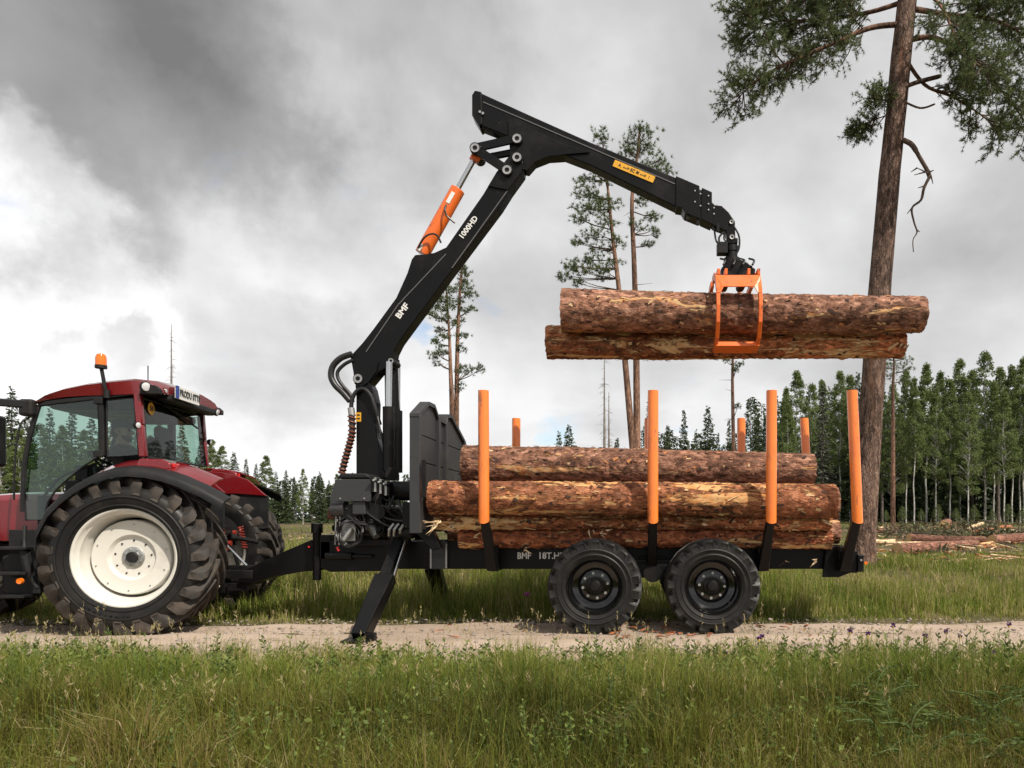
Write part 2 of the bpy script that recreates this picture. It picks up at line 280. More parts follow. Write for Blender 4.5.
def ground_mat():
    m = bpy.data.materials.new('clearing_soil'); m.use_nodes = True
    nt = m.node_tree; N = nt.nodes; L = nt.links; b = N['Principled BSDF']
    tc = N.new('ShaderNodeTexCoord')
    def nz(s, d=7, r=0.62):
        n = N.new('ShaderNodeTexNoise'); n.inputs['Scale'].default_value = s; n.inputs['Detail'].default_value = d; n.inputs['Roughness'].default_value = r; L.new(tc.outputs['Object'], n.inputs['Vector']); return n.outputs[0]
    rp = N.new('ShaderNodeValToRGB'); cr = rp.color_ramp
    cr.elements[0].position = 0.3; cr.elements[0].color = (0.045, 0.055, 0.02, 1); cr.elements[1].position = 0.75; cr.elements[1].color = (0.26, 0.19, 0.125, 1)
    e = cr.elements.new(0.5); e.color = (0.10, 0.085, 0.045, 1)
    mx = N.new('ShaderNodeMath'); mx.operation = 'MULTIPLY_ADD'; L.new(nz(3.0), mx.inputs[0]); mx.inputs[1].default_value = 0.5
    m2 = N.new('ShaderNodeMath'); m2.operation = 'MULTIPLY'; L.new(nz(0.16, 4), m2.inputs[0]); m2.inputs[1].default_value = 0.52; L.new(m2.outputs[0], mx.inputs[2])
    L.new(mx.outputs[0], rp.inputs[0]); L.new(rp.outputs[0], b.inputs['Base Color']); b.inputs['Roughness'].default_value = 0.95; b.inputs['Specular IOR Level'].default_value = 0.1
    bp = N.new('ShaderNodeBump'); bp.inputs['Strength'].default_value = 0.8; bp.inputs['Distance'].default_value = 0.05; L.new(nz(14), bp.inputs['Height']); L.new(bp.outputs[0], b.inputs['Normal'])
    return m
SOIL = ground_mat()
ROADM = mat('sandy_gravel', (0.44, 0.35, 0.28), 0.95, var=(1.6, (0.31, 0.24, 0.185), 0.4, 0.68, (0.35, 1, 1)), bump=(55, 0.9, 0.012), spec=0.1)
STONEM = mat('pebble_stone', (0.34, 0.29, 0.245), 0.85, var=(9, (0.20, 0.17, 0.15), 0.4, 0.65))

# ------------------------------------------------------------------ mesh helpers
class MB:
    def __init__(s): s.v = []; s.f = []; s.m = []
    def add(s, vs, fs, mi=0):
        o = len(s.v); s.v += [tuple(p) for p in vs]; s.f += [tuple(i + o for i in f) for f in fs]; s.m += [mi] * len(fs); return s
    def box(s, c, size, rot=None, mi=0):
        x, y, z = (k / 2 for k in size)
        vs = [Vector((a * x, b * y, d * z)) for d in (-1, 1) for b in (-1, 1) for a in (-1, 1)]
        if rot is not None: vs = [rot @ v for v in vs]
        c = Vector(c); return s.add([v + c for v in vs], [(0, 2, 3, 1), (4, 5, 7, 6), (0, 1, 5, 4), (2, 6, 7, 3), (0, 4, 6, 2), (1, 3, 7, 5)], mi)
    def plate(s, prof, y0, y1, mi=0):                # (x, z) outline extruded in y
        n = len(prof)
        ar = sum(prof[i][0] * prof[(i + 1) % n][1] - prof[(i + 1) % n][0] * prof[i][1] for i in range(n))
        if ar < 0: prof = prof[::-1]
        vs = [(p[0], y0, p[1]) for p in prof] + [(p[0], y1, p[1]) for p in prof]
        fs = [tuple(range(n)), tuple(range(2 * n - 1, n - 1, -1))] + [((i + 1) % n, i, n + i, n + (i + 1) % n) for i in range(n)]
        return s.add(vs, fs, mi)
    def prism(s, pts, d, mi=0):                       # polygon pts (3D) extruded by vector d
        n = len(pts); d = Vector(d); pts = [Vector(p) for p in pts]
        return s.add(pts + [p + d for p in pts], [tuple(range(n)), tuple(range(2 * n - 1, n - 1, -1))] + [((i + 1) % n, i, n + i, n + (i + 1) % n) for i in range(n)], mi)
    def tube(s, pts, r, n=10, caps=True, mi=0):
        pts = [Vector(p) for p in pts]; k = len(pts); rs = r if isinstance(r, (list, tuple)) else [r] * k
        vs = []; up = None
        for i, p in enumerate(pts):
            t = (pts[min(i + 1, k - 1)] - pts[max(i - 1, 0)]).normalized()
            if up is None: up = Vector((0, 0, 1)) if abs(t.z) < 0.9 else Vector((1, 0, 0))
            a = t.cross(up); a = a.normalized() if a.length > 1e-6 else t.orthogonal().normalized(); up = a.cross(t)
            for j in range(n):
                q = 2 * math.pi * j / n; vs.append(p + (a * math.cos(q) + up * math.sin(q)) * rs[i])
        fs = [(i * n + j, i * n + (j + 1) % n, (i + 1) * n + (j + 1) % n, (i + 1) * n + j) for i in range(k - 1) for j in range(n)]
        if caps: fs += [tuple(range(n - 1, -1, -1)), tuple(range((k - 1) * n, k * n))]
        return s.add(vs, fs, mi)
    def bar(s, p0, p1, w, h, up=(0, 0, 1), mi=0):      # rectangular bar from p0 to p1
        p0, p1 = Vector(p0), Vector(p1); t = (p1 - p0).normalized(); a = t.cross(Vector(up)).normalized(); u = a.cross(t)
        vs = [p + a * x * w / 2 + u * z * h / 2 for p in (p0, p1) for x, z in ((-1, -1), (1, -1), (1, 1), (-1, 1))]
        return s.add(vs, [(3, 2, 1, 0), (4, 5, 6, 7), (0, 1, 5, 4), (1, 2, 6, 5), (2, 3, 7, 6), (3, 0, 4, 7)], mi)
    def lathe(s, prof, n=48, mi=0, closed=False):      # (y, r) about the y axis
        k = len(prof); vs = [(r * math.cos(2 * math.pi * j / n), y, r * math.sin(2 * math.pi * j / n)) for y, r in prof for j in range(n)]
        fs = [(i * n + j, (i + 1) * n + j, (i + 1) * n + (j + 1) % n, i * n + (j + 1) % n) for i in range(k - 1) for j in range(n)]
        if closed: fs += [((k - 1) * n + j, j, (j + 1) % n, (k - 1) * n + (j + 1) % n) for j in range(n)]
        return s.add(vs, fs, mi)
    def mesh(s, name, m, smooth=None):
        me = bpy.data.meshes.new(name); me.from_pydata(s.v, [], s.f)
        for x in (m if isinstance(m, (list, tuple)) else [m]): me.materials.append(x)
        if any(s.m): me.polygons.foreach_set('material_index', s.m)
        bm = bmesh.new(); bm.from_mesh(me); bmesh.ops.recalc_face_normals(bm, faces=bm.faces); bm.to_mesh(me); bm.free()
        if smooth is not None:
            me.polygons.foreach_set('use_smooth', [True] * len(me.polygons)); me.set_sharp_from_angle(angle=R(smooth))
        me.update(); return me
    def build(s, name, m, parent=None, smooth=None, bevel=0.0, loc=None, rot=None, local=False):
        base = origin_of(parent)
        if not local and base is not None:
            s.v = [(p[0] - base[0], p[1] - base[1], p[2] - base[2]) for p in s.v]
        o = bpy.data.objects.new(name, s.mesh(name, m, smooth)); COL.objects.link(o)
        if parent is not None: o.parent = parent
        if loc is not None: o.location = loc
        if rot is not None: o.rotation_euler = rot
        if bevel:
            b = o.modifiers.new('bevel', 'BEVEL'); b.width = bevel; b.segments = 2; b.limit_method = 'ANGLE'; b.angle_limit = R(35)
        return o
def origin_of(o):
    while o is not None:
        if o.parent is None: return o.location if 'local_frame' not in BASES.get(o.name, ()) else Vector((0, 0, 0))
        o = o.parent
    return None
BASES = {}
def tag(o, label, cat=None, group=None, kind=None):
    if label: o['label'] = label
    if cat: o['category'] = cat
    if group: o['group'] = group
    if kind: o['kind'] = kind
    return o
def thing(name, label, cat, loc=(0, 0, 0), rotz=0.0, group=None, local=False):
    o = bpy.data.objects.new(name, None); COL.objects.link(o); o.location = loc; o.rotation_euler = (0, 0, rotz); o.empty_display_size = 0.3
    if local: BASES[o.name] = ('local_frame',)
    return tag(o, label, cat, group)
def copy_tree(o, parent=None):
    c = o.copy(); COL.objects.link(c); c.parent = parent
    if o.name in BASES: BASES[c.name] = BASES[o.name]
    for ch in o.children: copy_tree(ch, c)
    return c
def inst(src, parent, loc, rot=None, name=None):      # another object on the same mesh
    o = bpy.data.objects.new(name or src.name.split('.')[0], src.data); COL.objects.link(o); o.parent = parent; o.location = loc
    if rot is not None: o.rotation_euler = rot
    return o
def sm(a, b, x):
    t = np.clip((x - a) / (b - a), 0, 1); return t * t * (3 - 2 * t)
def spline(pts, k=6):                                  # Catmull-Rom through points
    pts = [Vector(p) for p in pts]; o = []
    for i in range(len(pts) - 1):
        a, b, c, d = pts[max(i - 1, 0)], pts[i], pts[i + 1], pts[min(i + 2, len(pts) - 1)]
        for j in range(k):
            t = j / k; o.append(0.5 * ((2 * b) + (c - a) * t + (2 * a - 5 * b + 4 * c - d) * t * t + (3 * b - a - 3 * c + d) * t ** 3))
    return o + [pts[-1]]
def np_mesh(name, verts, faces_flat, per, mats, tint=None, mi=None):
    """verts (n,3); faces_flat index array, all faces with `per` corners"""
    me = bpy.data.meshes.new(name); nf = len(faces_flat) // per
    me.vertices.add(len(verts)); me.vertices.foreach_set('co', np.asarray(verts, np.float32).ravel())
    me.loops.add(len(faces_flat)); me.loops.foreach_set('vertex_index', np.asarray(faces_flat, np.int32))
    me.polygons.add(nf); me.polygons.foreach_set('loop_start', np.arange(0, nf * per, per, dtype=np.int32))
    for x in mats: me.materials.append(x)
    if mi is not None: me.polygons.foreach_set('material_index', np.asarray(mi, np.int32))
    if tint is not None:
        a = me.attributes.new('tint', 'FLOAT', 'POINT'); a.data.foreach_set('value', np.asarray(tint, np.float32))
    me.update(calc_edges=True); return me
def link(name, me, parent=None, loc=None):
    o = bpy.data.objects.new(name, me); COL.objects.link(o); o.parent = parent
    if loc is not None: o.location = loc
    return o
def text_mesh(txt, size, m, bold=0.012, extrude=0.0015):
    c = bpy.data.curves.new('lettering', 'FONT'); c.body = txt; c.size = size; c.offset = bold * size; c.extrude = extrude; c.align_x = 'CENTER'; c.align_y = 'CENTER'; c.resolution_u = 2
    o = bpy.data.objects.new('lettering', c); COL.objects.link(o)
    dg = bpy.context.evaluated_depsgraph_get(); me = bpy.data.meshes.new_from_object(o.evaluated_get(dg)); bpy.data.objects.remove(o)
    me.materials.clear(); me.materials.append(m); return me
def lettering(txt, size, m, parent, c, xdir, up, bold=0.012, stretch=1.0):
    me = text_mesh(txt, size, m, bold); x = Vector(xdir).normalized(); u = Vector(up); u = (u - x * u.dot(x)).normalized(); n = x.cross(u)
    o = link('lettering', me, parent); base = origin_of(parent) or Vector((0, 0, 0))
    M4 = Matrix((x * stretch, u, n)).transposed().to_4x4(); M4.translation = Vector(c) - base; o.matrix_local = M4; return o

# ------------------------------------------------------------------ ground and road
def height(x, y):
    x = np.asarray(x, float); y = np.asarray(y, float)
    k = sm(-3.5, 2.5, x)
    h = (1 - k) * np.interp(y, [10.7, 12.5, 14.2, 30, 75], [0, .13, .26, .34, .36]) + k * np.interp(y, [10.7, 11.6, 13.0, 14.2, 18, 22, 28, 35, 70], [0, .09, .33, .39, .40, .50, .64, .74, .86])
    rough = np.sin(x * 1.7 + 0.6 * y) * np.sin(y * 1.3 - 0.4 * x + 1.0) * 0.035 + np.sin(x * 0.31 + 1.1) * np.sin(y * 0.27) * 0.09
    off = np.maximum(sm(10.2, 12.5, y), 0.35 * sm(6.4, 5.2, y))
    return h + rough * off
def axis(lo, hi, fine_lo, fine_hi, fine, grow=1.16):
    a = list(np.arange(fine_lo, fine_hi + 1e-6, fine)); s = fine
    while a[-1] < hi: s *= grow; a.append(a[-1] + s)
    s = fine
    while a[0] > lo: s *= grow; a.insert(0, a[0] - s)
    return np.array(a)
def sheet(name, xs, ys, dz, m, extra=None):
    X, Y = np.meshgrid(xs, ys); Z = height(X, Y) + dz
    if extra is not None: Z = Z + extra(X, Y)
    nx, ny = len(xs), len(ys); i = np.arange(ny - 1)[:, None] * nx + np.arange(nx - 1)[None, :]
    f = np.stack([i, i + 1, i + nx + 1, i + nx], -1).reshape(-1)
    me = np_mesh(name, np.stack([X, Y, Z], -1).reshape(-1, 3), f, 4, [m]); me.polygons.foreach_set('use_smooth', [True] * len(me.polygons))
    return tag(link(name, me), None, kind='structure')
sheet('ground', axis(-600, 600, -10, 9, 0.3), axis(-60, 900, 2, 18, 0.3), -0.03, SOIL)
def road():
    xs = np.arange(-26, 26.01, 0.14); k = 34
    near = 6.42 + 0.14 * np.sin(xs * 0.9) + 0.08 * np.sin(xs * 2.3 + 1); far = 9.05 + 0.16 * np.sin(xs * 0.7 + 2) + 0.09 * np.sin(xs * 2.9) + 0.35 * sm(1.0, 5, xs)
    t = np.linspace(0, 1, k)[:, None]; Y = near[None] * (1 - t) + far[None] * t; X = np.repeat(xs[None], k, 0)
    Z = 0.0 + np.minimum(0, -0.05 + 0.09 * np.minimum(t, 1 - t) / 0.12 - 0.04).clip(-0.05, 0)
    Z = Z + 0.010 * np.sin(X * 2.1 + Y * 3) * np.sin(Y * 5.1 - X) + 0.006 * np.sin(X * 7.3 + Y * 11)
    for yr in (7.15, 8.22):                              # wheel ruts
        Z = Z - .022 * np.exp(-((Y - yr - .05 * np.sin(X * .8)) / .22) ** 2) + .010 * np.exp(-((np.abs(Y - yr) - .36) / .09) ** 2)
    i = np.arange(k - 1)[:, None] * len(xs) + np.arange(len(xs) - 1)[None]
    f = np.stack([i, i + 1, i + len(xs) + 1, i + len(xs)], -1).reshape(-1)
    me = np_mesh('road', np.stack([X, Y, Z], -1).reshape(-1, 3), f, 4, [ROADM]); me.polygons.foreach_set('use_smooth', [True] * len(me.polygons))
    tag(link('road', me), None, kind='structure')
    g = np.random.default_rng(5); n = 9000                         # loose stones on the track
    bm = bmesh.new(); bmesh.ops.create_icosphere(bm, subdivisions=1, radius=1); bv = np.array([v.co[:] for v in bm.verts]); bf = np.array([[v.index for v in fc.verts] for fc in bm.faces]); bm.free()
    s = g.gamma(2.0, 0.0036, n).clip(0.003, 0.03); px = g.uniform(-9, 6, n); py = g.uniform(6.7, 9.2, n)
    sc = np.stack([s * g.uniform(.8, 1.5, n), s * g.uniform(.8, 1.5, n), s * g.uniform(.4, .8, n)], -1)
    V = bv[None] * sc[:, None] * g.uniform(.8, 1.2, (n, len(bv), 1)) + np.stack([px, py, s * 0.2], -1)[:, None]
    FF = (bf[None] + (np.arange(n) * len(bv))[:, None, None]).reshape(-1)
    tag(link('gravel', np_mesh('gravel', V.reshape(-1, 3), FF, 3, [STONEM])), 'loose pale stones scattered on the sandy track', 'gravel', kind='stuff')
road()

# ------------------------------------------------------------------ wheels
def tyre_mesh(name, Rr, w, rim, nl, lug, sweep, m, ll=None, wrap=1.0):
    """axis along y, outer side at -y; body of revolution plus chevron lugs that run over the shoulder"""
    b = MB(); h = w / 2; Rb = Rr - lug
    prof = [(-h * .80, rim), (-h * .90, rim + .012), (-h * .93, rim + .035), (-h * .99, rim + (Rb - rim) * .40), (-h * 1.0, rim + (Rb - rim) * .55), (-h * .97, rim + (Rb - rim) * .74), (-h * .90, Rb - .045), (-h * .78, Rb - .012), (-h * .5, Rb), (0, Rb + .006)]
    prof = prof + [(-y, r) for y, r in prof[-2::-1]]
    b.lathe(prof, 72)
    for yy, rr in ((-h * .952, rim + .045), (-h * 1.002, rim + (Rb - rim) * .5)):       # bead rings moulded in the sidewall
        b.lathe([(yy - .006, rr - .01), (yy - .010, rr), (yy - .004, rr + .012), (yy + .01, rr + .01), (yy + .012, rr - .012)], 72)
    tw = (ll or 0.36 * 2 * math.pi * Rr / nl)
    for side in (-1, 1):
        for k in range(nl):
            a0 = 2 * math.pi * (k + (0.5 if side > 0 else 0)) / nl
            secs = []
            for (yf, rt, rb2, sw, wd) in ((-.06, Rr - .004, Rb - .02, 0.0, .75), (.25, Rr, Rb - .02, .28, .9), (.55, Rr, Rb - .02, .62, 1.0), (.84, Rr - .006, Rb - .03, .92, 1.15), (.97, Rr - lug * .55, Rb - .07, 1.04, 1.2), (1.0 + .02 * wrap, Rb - .03 * wrap, Rb - .10, 1.07, 1.05), (.98, Rb - .075 * wrap, Rb - .02 - .10 * wrap, 1.09, .75)):
                a = a0 + side * 0 + sweep * sw; hw = tw * wd / 2 / Rr
                secs.append([(rb2, a - hw * 1.35), (rt, a - hw), (rt, a + hw), (rb2, a + hw * 1.35)])
                secs[-1] = [(r * math.cos(t), side * h * yf, r * math.sin(t)) for r, t in secs[-1]]
            vs = [p for s_ in secs for p in s_]; n = len(secs)
            fs = [(i * 4 + j, i * 4 + (j + 1) % 4, (i + 1) * 4 + (j + 1) % 4, (i + 1) * 4 + j) for i in range(n - 1) for j in range(4)] + [(3, 2, 1, 0), tuple((n - 1) * 4 + j for j in range(4))]
            b.add(vs, fs, 1)
    return b.mesh(name, m, 38)
def lathe_part(name, prof, m, parent, n=64, smooth=30, loc=(0, 0, 0), closed=True):
    b = MB(); b.lathe(prof, n, closed=closed); return b.build(name, m, parent, smooth, local=True, loc=loc)
def part_empty(name, parent, loc, rot=(0, 0, 0)):
    o = bpy.data.objects.new(name, None); COL.objects.link(o); o.parent = parent; o.location = loc; o.rotation_euler = rot; o.empty_display_size = 0.2; return o
NUT = MB(); NUT.tube([(0, 0, 0), (0, -0.022, 0)], 0.016, 6); NUTME = NUT.mesh('wheel_nut', ZINC)
def nuts(parent, n, r, y, s=1.0, name='wheel_nut'):
    for k in range(n):
        a = 2 * math.pi * (k + .5) / n
        o = link(name, NUTME, parent, (r * math.cos(a), y, r * math.sin(a))); o.scale = (s, s, s)

# ------------------------------------------------------------------ tractor
TH = R(8); TO = Vector((-5.75, 9.11, 0.0))
def TL(px, py, v):                                     # photo point on the tractor's own plane y = v -> (x, z) in the tractor's frame
    dx, dz = (px - CX) / F, (CY - py) / F; c, s = math.cos(TH), math.sin(TH)
    t = (v + c * TO.y - s * TO.x) / (c - s * dx)
    wx, wy = t * dx - TO.x, t - TO.y
    return (c * wx + s * wy, ZC + t * dz)
def TP(px, py, v): x, z = TL(px, py, v); return Vector((x, v, z))
def tractor():
    T = thing('tractor', 'dark red farm tractor with cream rear rims and glazed cab', 'tractor', TO, TH, local=True)
    # rear wheels
    RW, WW = 0.885, 0.60; rim = 0.535; vy = 0.97
    ty = tyre_mesh('tyre', RW, WW, rim, 23, 0.080, -0.44, [RUBBER, RUBBERD], .078)
    def rear_wheel(y, rz):
        w = part_empty('rear_wheel', T, (0, y, RW - 0.035), (0, R(4), rz))
        link('tyre', ty, w)
        h = WW / 2
        lathe_part('rim', [(-h * .83, rim + .012), (-h * .87, rim + .012), (-h * .88, rim - .004), (-h * .85, rim - .018), (-h * .72, rim - .03), (-h * .66, rim - .052), (-h * .40, rim - .06), (-h * .30, rim - .085), (.06, rim - .09), (.10, rim - .085), (h * .75, rim - .04), (h * .85, rim + .01)], WHITERIM, w, 80, 40, closed=False)
        yd = -h * .83 + .135
        d = lathe_part('wheel_disc', [(yd + .16, .425), (yd + .02, .418), (yd + .004, .414), (yd - .004, .404), (yd, .39), (yd + .006, .255), (yd + .045, .225), (yd + .052, .125), (yd + .052, .02)], WHITERIM, w, 72, 40, closed=False)
        lathe_part('hub', [(yd + .07, .118), (yd + .038, .118), (yd + .034, .112), (yd + .034, .070), (yd + .02, .068), (yd + .02, .001)], ZINC, w, 40, 35, closed=False)
        lathe_part('hub_cap', [(yd + .03, .064), (yd + .004, .062), (yd - .004, .054), (yd - .005, .001)], PLASTIC, w, 32, 35, closed=False)
        nuts(w, 8, .092, yd + .036, 0.7); nuts(w, 10, .37, yd + .002, 0.5, 'rim_bolt')
        for k in range(9):
            a = 2 * math.pi * (k + .3) / 9; q = link('rim_hole', HOLEME, w, (.19 * math.cos(a), yd + .050, .19 * math.sin(a)))
        v_ = MB(); v_.tube([(-.40, -h * .5, .28), (-.42, -h * .72, .30)], .008, 6); v_.build('valve', ZINC, w, local=True)
        return w
    hb = MB(); hb.tube([(0, 0, 0), (0, -.012, 0)], .010, 8); HOLEME = hb.mesh('rim_hole', INK)
    w1 = rear_wheel(-vy, 0); rear_wheel(vy, math.pi)
    # sidewall lettering as on the photograph
    for i, ch in enumerate('650/65R42'):
        a = R(-122 + i * 5.2); me = text_mesh(ch, 0.075, RUBBER, 0.01, 0.004); rr = 0.66
        o = link('lettering', me, w1); x = Vector((-math.sin(a), 0, math.cos(a))); u = Vector((-math.cos(a), 0, -math.sin(a))); n = x.cross(u)
        M4 = Matrix((x, u, n)).transposed().to_4x4(); M4.translation = Vector((rr * math.cos(a), -WW / 2 * 1.0 - .002, rr * math.sin(a))); o.matrix_local = M4
    # front wheels, axle, bonnet (mostly beyond the picture's edge)
    tf = tyre_mesh('tyre', 0.70, 0.50, 0.40, 17, 0.05, -0.45, [RUBBER, RUBBERD])
    for y, rz in ((-.93, 0), (.93, math.pi)):
        w = part_empty('front_wheel', T, (-2.78, y, 0.68), (0, 0, rz)); link('tyre', tf, w)
        lathe_part('rim', [(-.22, .41), (-.22, .39), (-.14, .37), (-.05, .34), (-.05, .30), (.0, .28), (0, .02)], WHITERIM, w, 48, 40, closed=False); nuts(w, 8, .12, 0.0)
    b = MB(); b.tube([(-2.78, -.8, .66), (-2.78, .8, .66)], .10, 12); b.box((-2.78, 0, .72), (.3, .5, .25)); b.build('front_axle', BLACKM, T, 30, .01, local=True)
    hood = MB(); secs = []
    for x, z0, z1, hw in ((-1.12, 1.02, 1.60, .47), (-1.6, 1.02, 1.60, .46), (-2.4, 1.02, 1.54, .43), (-3.1, 1.0, 1.44, .39), (-3.35, .98, 1.32, .35)):
        secs.append([(x, -hw, z0), (x, -hw, z1 - .10), (x, -hw * .85, z1 - .03), (x, -hw * .45, z1), (x, hw * .45, z1), (x, hw * .85, z1 - .03), (x, hw, z1 - .10), (x, hw, z0)])
    n = 8; vs = [p for s_ in secs for p in s_]
    hood.add(vs, [(i * n + j, (i + 1) * n + j, (i + 1) * n + (j + 1) % n, i * n + (j + 1) % n) for i in range(len(secs) - 1) for j in range(n)] + [tuple(range(n)), tuple(range((len(secs) - 1) * n, len(secs) * n))[::-1]])
    hood.build('bonnet', RED, T, 40, .008, local=True)
    b = MB(); b.box((-2.2, 0, .80), (2.4, .55, .40)); b.box((-.45, 0, .78), (1.5, .56, .62)); b.box((.30, 0, .80), (.35, .62, .5)); b.build('transmission_housing', BLACKM, T, None, .02, local=True)
    b = MB(); b.tube([(0, -.78, .85), (0, .78, .85)], [.15, .15], 20); b.tube([(0, -.80, .85), (0, -.72, .85)], .22, 20); b.tube([(0, .72, .85), (0, .80, .85)], .22, 20); b.build('rear_axle', BLACKM, T, 30, local=True)
    for s in (-1, 1):
        b = MB(); b.box((-1.05, s * .62, .66), (.9, .36, .42)); b.build('fuel_tank', PLASTIC, T, None, .04, local=True)
    # cab floor and lower body
    b = MB(); b.box((-.62, 0, 1.06), (1.3, 1.5, .10)); b.box((-.35, 0, 1.28), (.62, 1.46, .40)); b.build('cab_floor', PLASTIC, T, None, .02, local=True)
    b = MB(); b.box((-1.22, 0, 1.30), (.06, 1.2, .5)); b.build('firewall', PLASTIC, T, None, .01, local=True)
    # pillars: side outline from the photograph, both sides
    V = .80
    A_ = [TL(23, 512, -V), TL(23.5, 480, -V), TL(26, 455, -V), TL(32, 428, -V), TL(39, 405, -V)]
    Bp = [TL(102, 397, -V), TL(103, 456, -V)]
    Cp = [TL(138, 393, -V), TL(140.5, 425, -V), TL(143.5, 457, -V)]
    topf, topr = A_[-1], Cp[0]
    for s in (-1, 1):
        y = s * V
        b = MB(); b.tube(spline([(p[0], y, p[1]) for p in A_], 5), .026, 8); b.build('front_pillar', PLASTIC, T, 40, local=True)
        b = MB(); b.bar((Bp[0][0], y, Bp[0][1]), (Bp[1][0], y, Bp[1][1]), .06, .055, (1, 0, 0)); b.build('door_pillar', PLASTIC, T, None, .008, local=True)
        b = MB()
        for i in range(2): b.bar((Cp[i][0], y, Cp[i][1]), (Cp[i + 1][0], y, Cp[i + 1][1]), .07, .075, (1, 0, 0))
        b.build('rear_pillar', RED, T, 40, .012, local=True)
        b = MB(); b.bar((topf[0], y, topf[1] + .01), (Bp[0][0], y, Bp[0][1]), .05, .05); b.bar((Bp[0][0], y, Bp[0][1]), (topr[0], y, topr[1]), .05, .05); b.build('roof_rail', PLASTIC, T, None, .008, local=True)
        # side glazing with its rubber edge
        door = [TL(24.5, 496, -V), TL(27, 455, -V), TL(33, 428, -V), TL(40, 406, -V), TL(98, 398, -V), TL(100, 456, -V), TL(84, 466, -V), TL(68, 479, -V), TL(56, 490, -V), TL(48, 502, -V), TL(44, 520, -V), TL(26, 520, -V)]
        b = MB(); b.plate(door, y - .004, y + .004); g = b.build('door_glass', GLASSD, T, local=True)
        b = MB(); q = [(p[0], y, p[1]) for p in door]; b.tube(q + [q[0]], .011, 6); b.build('door_seal', PLASTIC, g, 40, local=True)
        quart = [TL(106.5, 400, -V), TL(134, 398, -V), TL(139, 455, -V), TL(107.5, 457, -V)]
        b = MB(); b.plate(quart, y - .004, y + .004); g2 = b.build('side_window', GLASS, T, local=True)
        b = MB(); q = [(p[0], y, p[1]) for p in quart]; b.tube(q + [q[0]], .010, 6); b.build('window_seal', PLASTIC, g2, 40, local=True)
        for py in (401, 454):
            b = MB(); c = TL(100, py, -V); b.box((c[0], y + s * .03, c[1]), (.10, .035, .075)); b.build('door_hinge', PLASTIC, T, None, .008, local=True)
    # rear window between the pillars, wiper, speed sticker
    rw = [(Cp[0][0] + .02, Cp[0][1] - .05), (Cp[2][0] + .02, Cp[2][1] + .0)]
    b = MB(); b.add([(rw[0][0], -.74, rw[0][1]), (rw[0][0], .74, rw[0][1]), (rw[1][0], .76, rw[1][1]), (rw[1][0], -.76, rw[1][1])], [(0, 1, 2, 3)]); b.add([(x - .008, y, z) for x, y, z in b.v[:4]], [(3, 2, 1, 0)])
    rwo = b.build('rear_window', GLASS, T, local=True)
    b = MB(); q = [Vector(p) for p in b.v] ; pts = [(rw[0][0], -.74, rw[0][1]), (rw[0][0], .74, rw[0][1]), (rw[1][0], .76, rw[1][1]), (rw[1][0], -.76, rw[1][1])]; b.tube(pts + [pts[0]], .014, 6); b.build('window_seal', PLASTIC, rwo, 40, local=True)
    b = MB(); b.lathe([(-.004, .001), (-.004, .075), (.0, .075)], 28); o = b.build('speed_sticker', YELLOW, rwo, local=True, loc=(rw[0][0] + .022, -.60, rw[0][1] - .10), rot=(0, 0, R(90)))
    me = text_mesh('50', .085, INK, .01); l = link('lettering', me, rwo); l.location = (rw[0][0] + .030, -.60, rw[0][1] - .10); l.rotation_euler = (R(90), 0, R(90))
    b = MB(); b.tube([(rw[0][0] + .03, -.25, rw[0][1] - .02), (rw[0][0] + .04, .15, rw[0][1] - .10), (rw[0][0] + .04, .55, rw[0][1] - .19)], .012, 6); b.box((rw[0][0] + .03, -.25, rw[0][1] - .0), (.05, .10, .06)); b.build('wiper', PLASTIC, T, None, local=True)
    # roof: a crowned shell with a dark underside
    top = [TL(33, 402, -.84), TL(46, 394, -.84), TL(64, 388, -.84), TL(86, 383.5, -.84), TL(108, 381, -.84), TL(132, 379, -.84), TL(146, 380, -.84), TL(160, 385, -.84)]
    bot = [TL(33, 403, -.84), TL(46, 400, -.84), TL(64, 397, -.84), TL(86, 395.5, -.84), TL(108, 395, -.84), TL(132, 394, -.84), TL(146, 393, -.84), TL(160, 392, -.84)]
    vv = [-.86, -.84, -.78, -.6, -.3, 0, .3, .6, .78, .84, .86]; b = MB(); n = len(vv); k = len(top)
    for i in range(k):
        sq = 1.0 if i < k - 2 else (.95, .80)[i - (k - 2)]
        for v in vv:
            e = abs(v) / .86; b.v.append((top[i][0] - (.05 * (1 - e * e) if i < 2 else 0), v * sq, top[i][1] + .07 * (1 - e ** 2.2) - (.02 if e > .97 else 0)))
    for i in range(k):
        for v in vv: b.v.append((bot[i][0], v * .97, bot[i][1]))
    fs = [(i * n + j, (i + 1) * n + j, (i + 1) * n + j + 1, i * n + j + 1) for i in range(k - 1) for j in range(n - 1)]
    o2 = k * n; fs2 = [(o2 + i * n + j, o2 + i * n + j + 1, o2 + (i + 1) * n + j + 1, o2 + (i + 1) * n + j) for i in range(k - 1) for j in range(n - 1)]
    sd = []
    for i in range(k - 1):
        sd += [(i * n, o2 + i * n, o2 + (i + 1) * n, (i + 1) * n), (i * n + n - 1, (i + 1) * n + n - 1, o2 + (i + 1) * n + n - 1, o2 + i * n + n - 1)]
    for j in range(n - 1):
        sd += [(j, j + 1, o2 + j + 1, o2 + j), ((k - 1) * n + j, o2 + (k - 1) * n + j, o2 + (k - 1) * n + j + 1, (k - 1) * n + j + 1)]
    b.f = fs + sd + fs2; b.m = [0] * (len(fs) + len(sd)) + [1] * len(fs2)
    roof = b.build('roof', [RED, PLASTIC], T, 35, local=True)
    xr, zr = TL(157, 390, -.84)
    b = MB(); b.box((xr - .03, 0, zr - .045), (.14, 1.26, .10)); b.build('roof_lamp_housing', PLASTIC, T, None, .03, local=True)
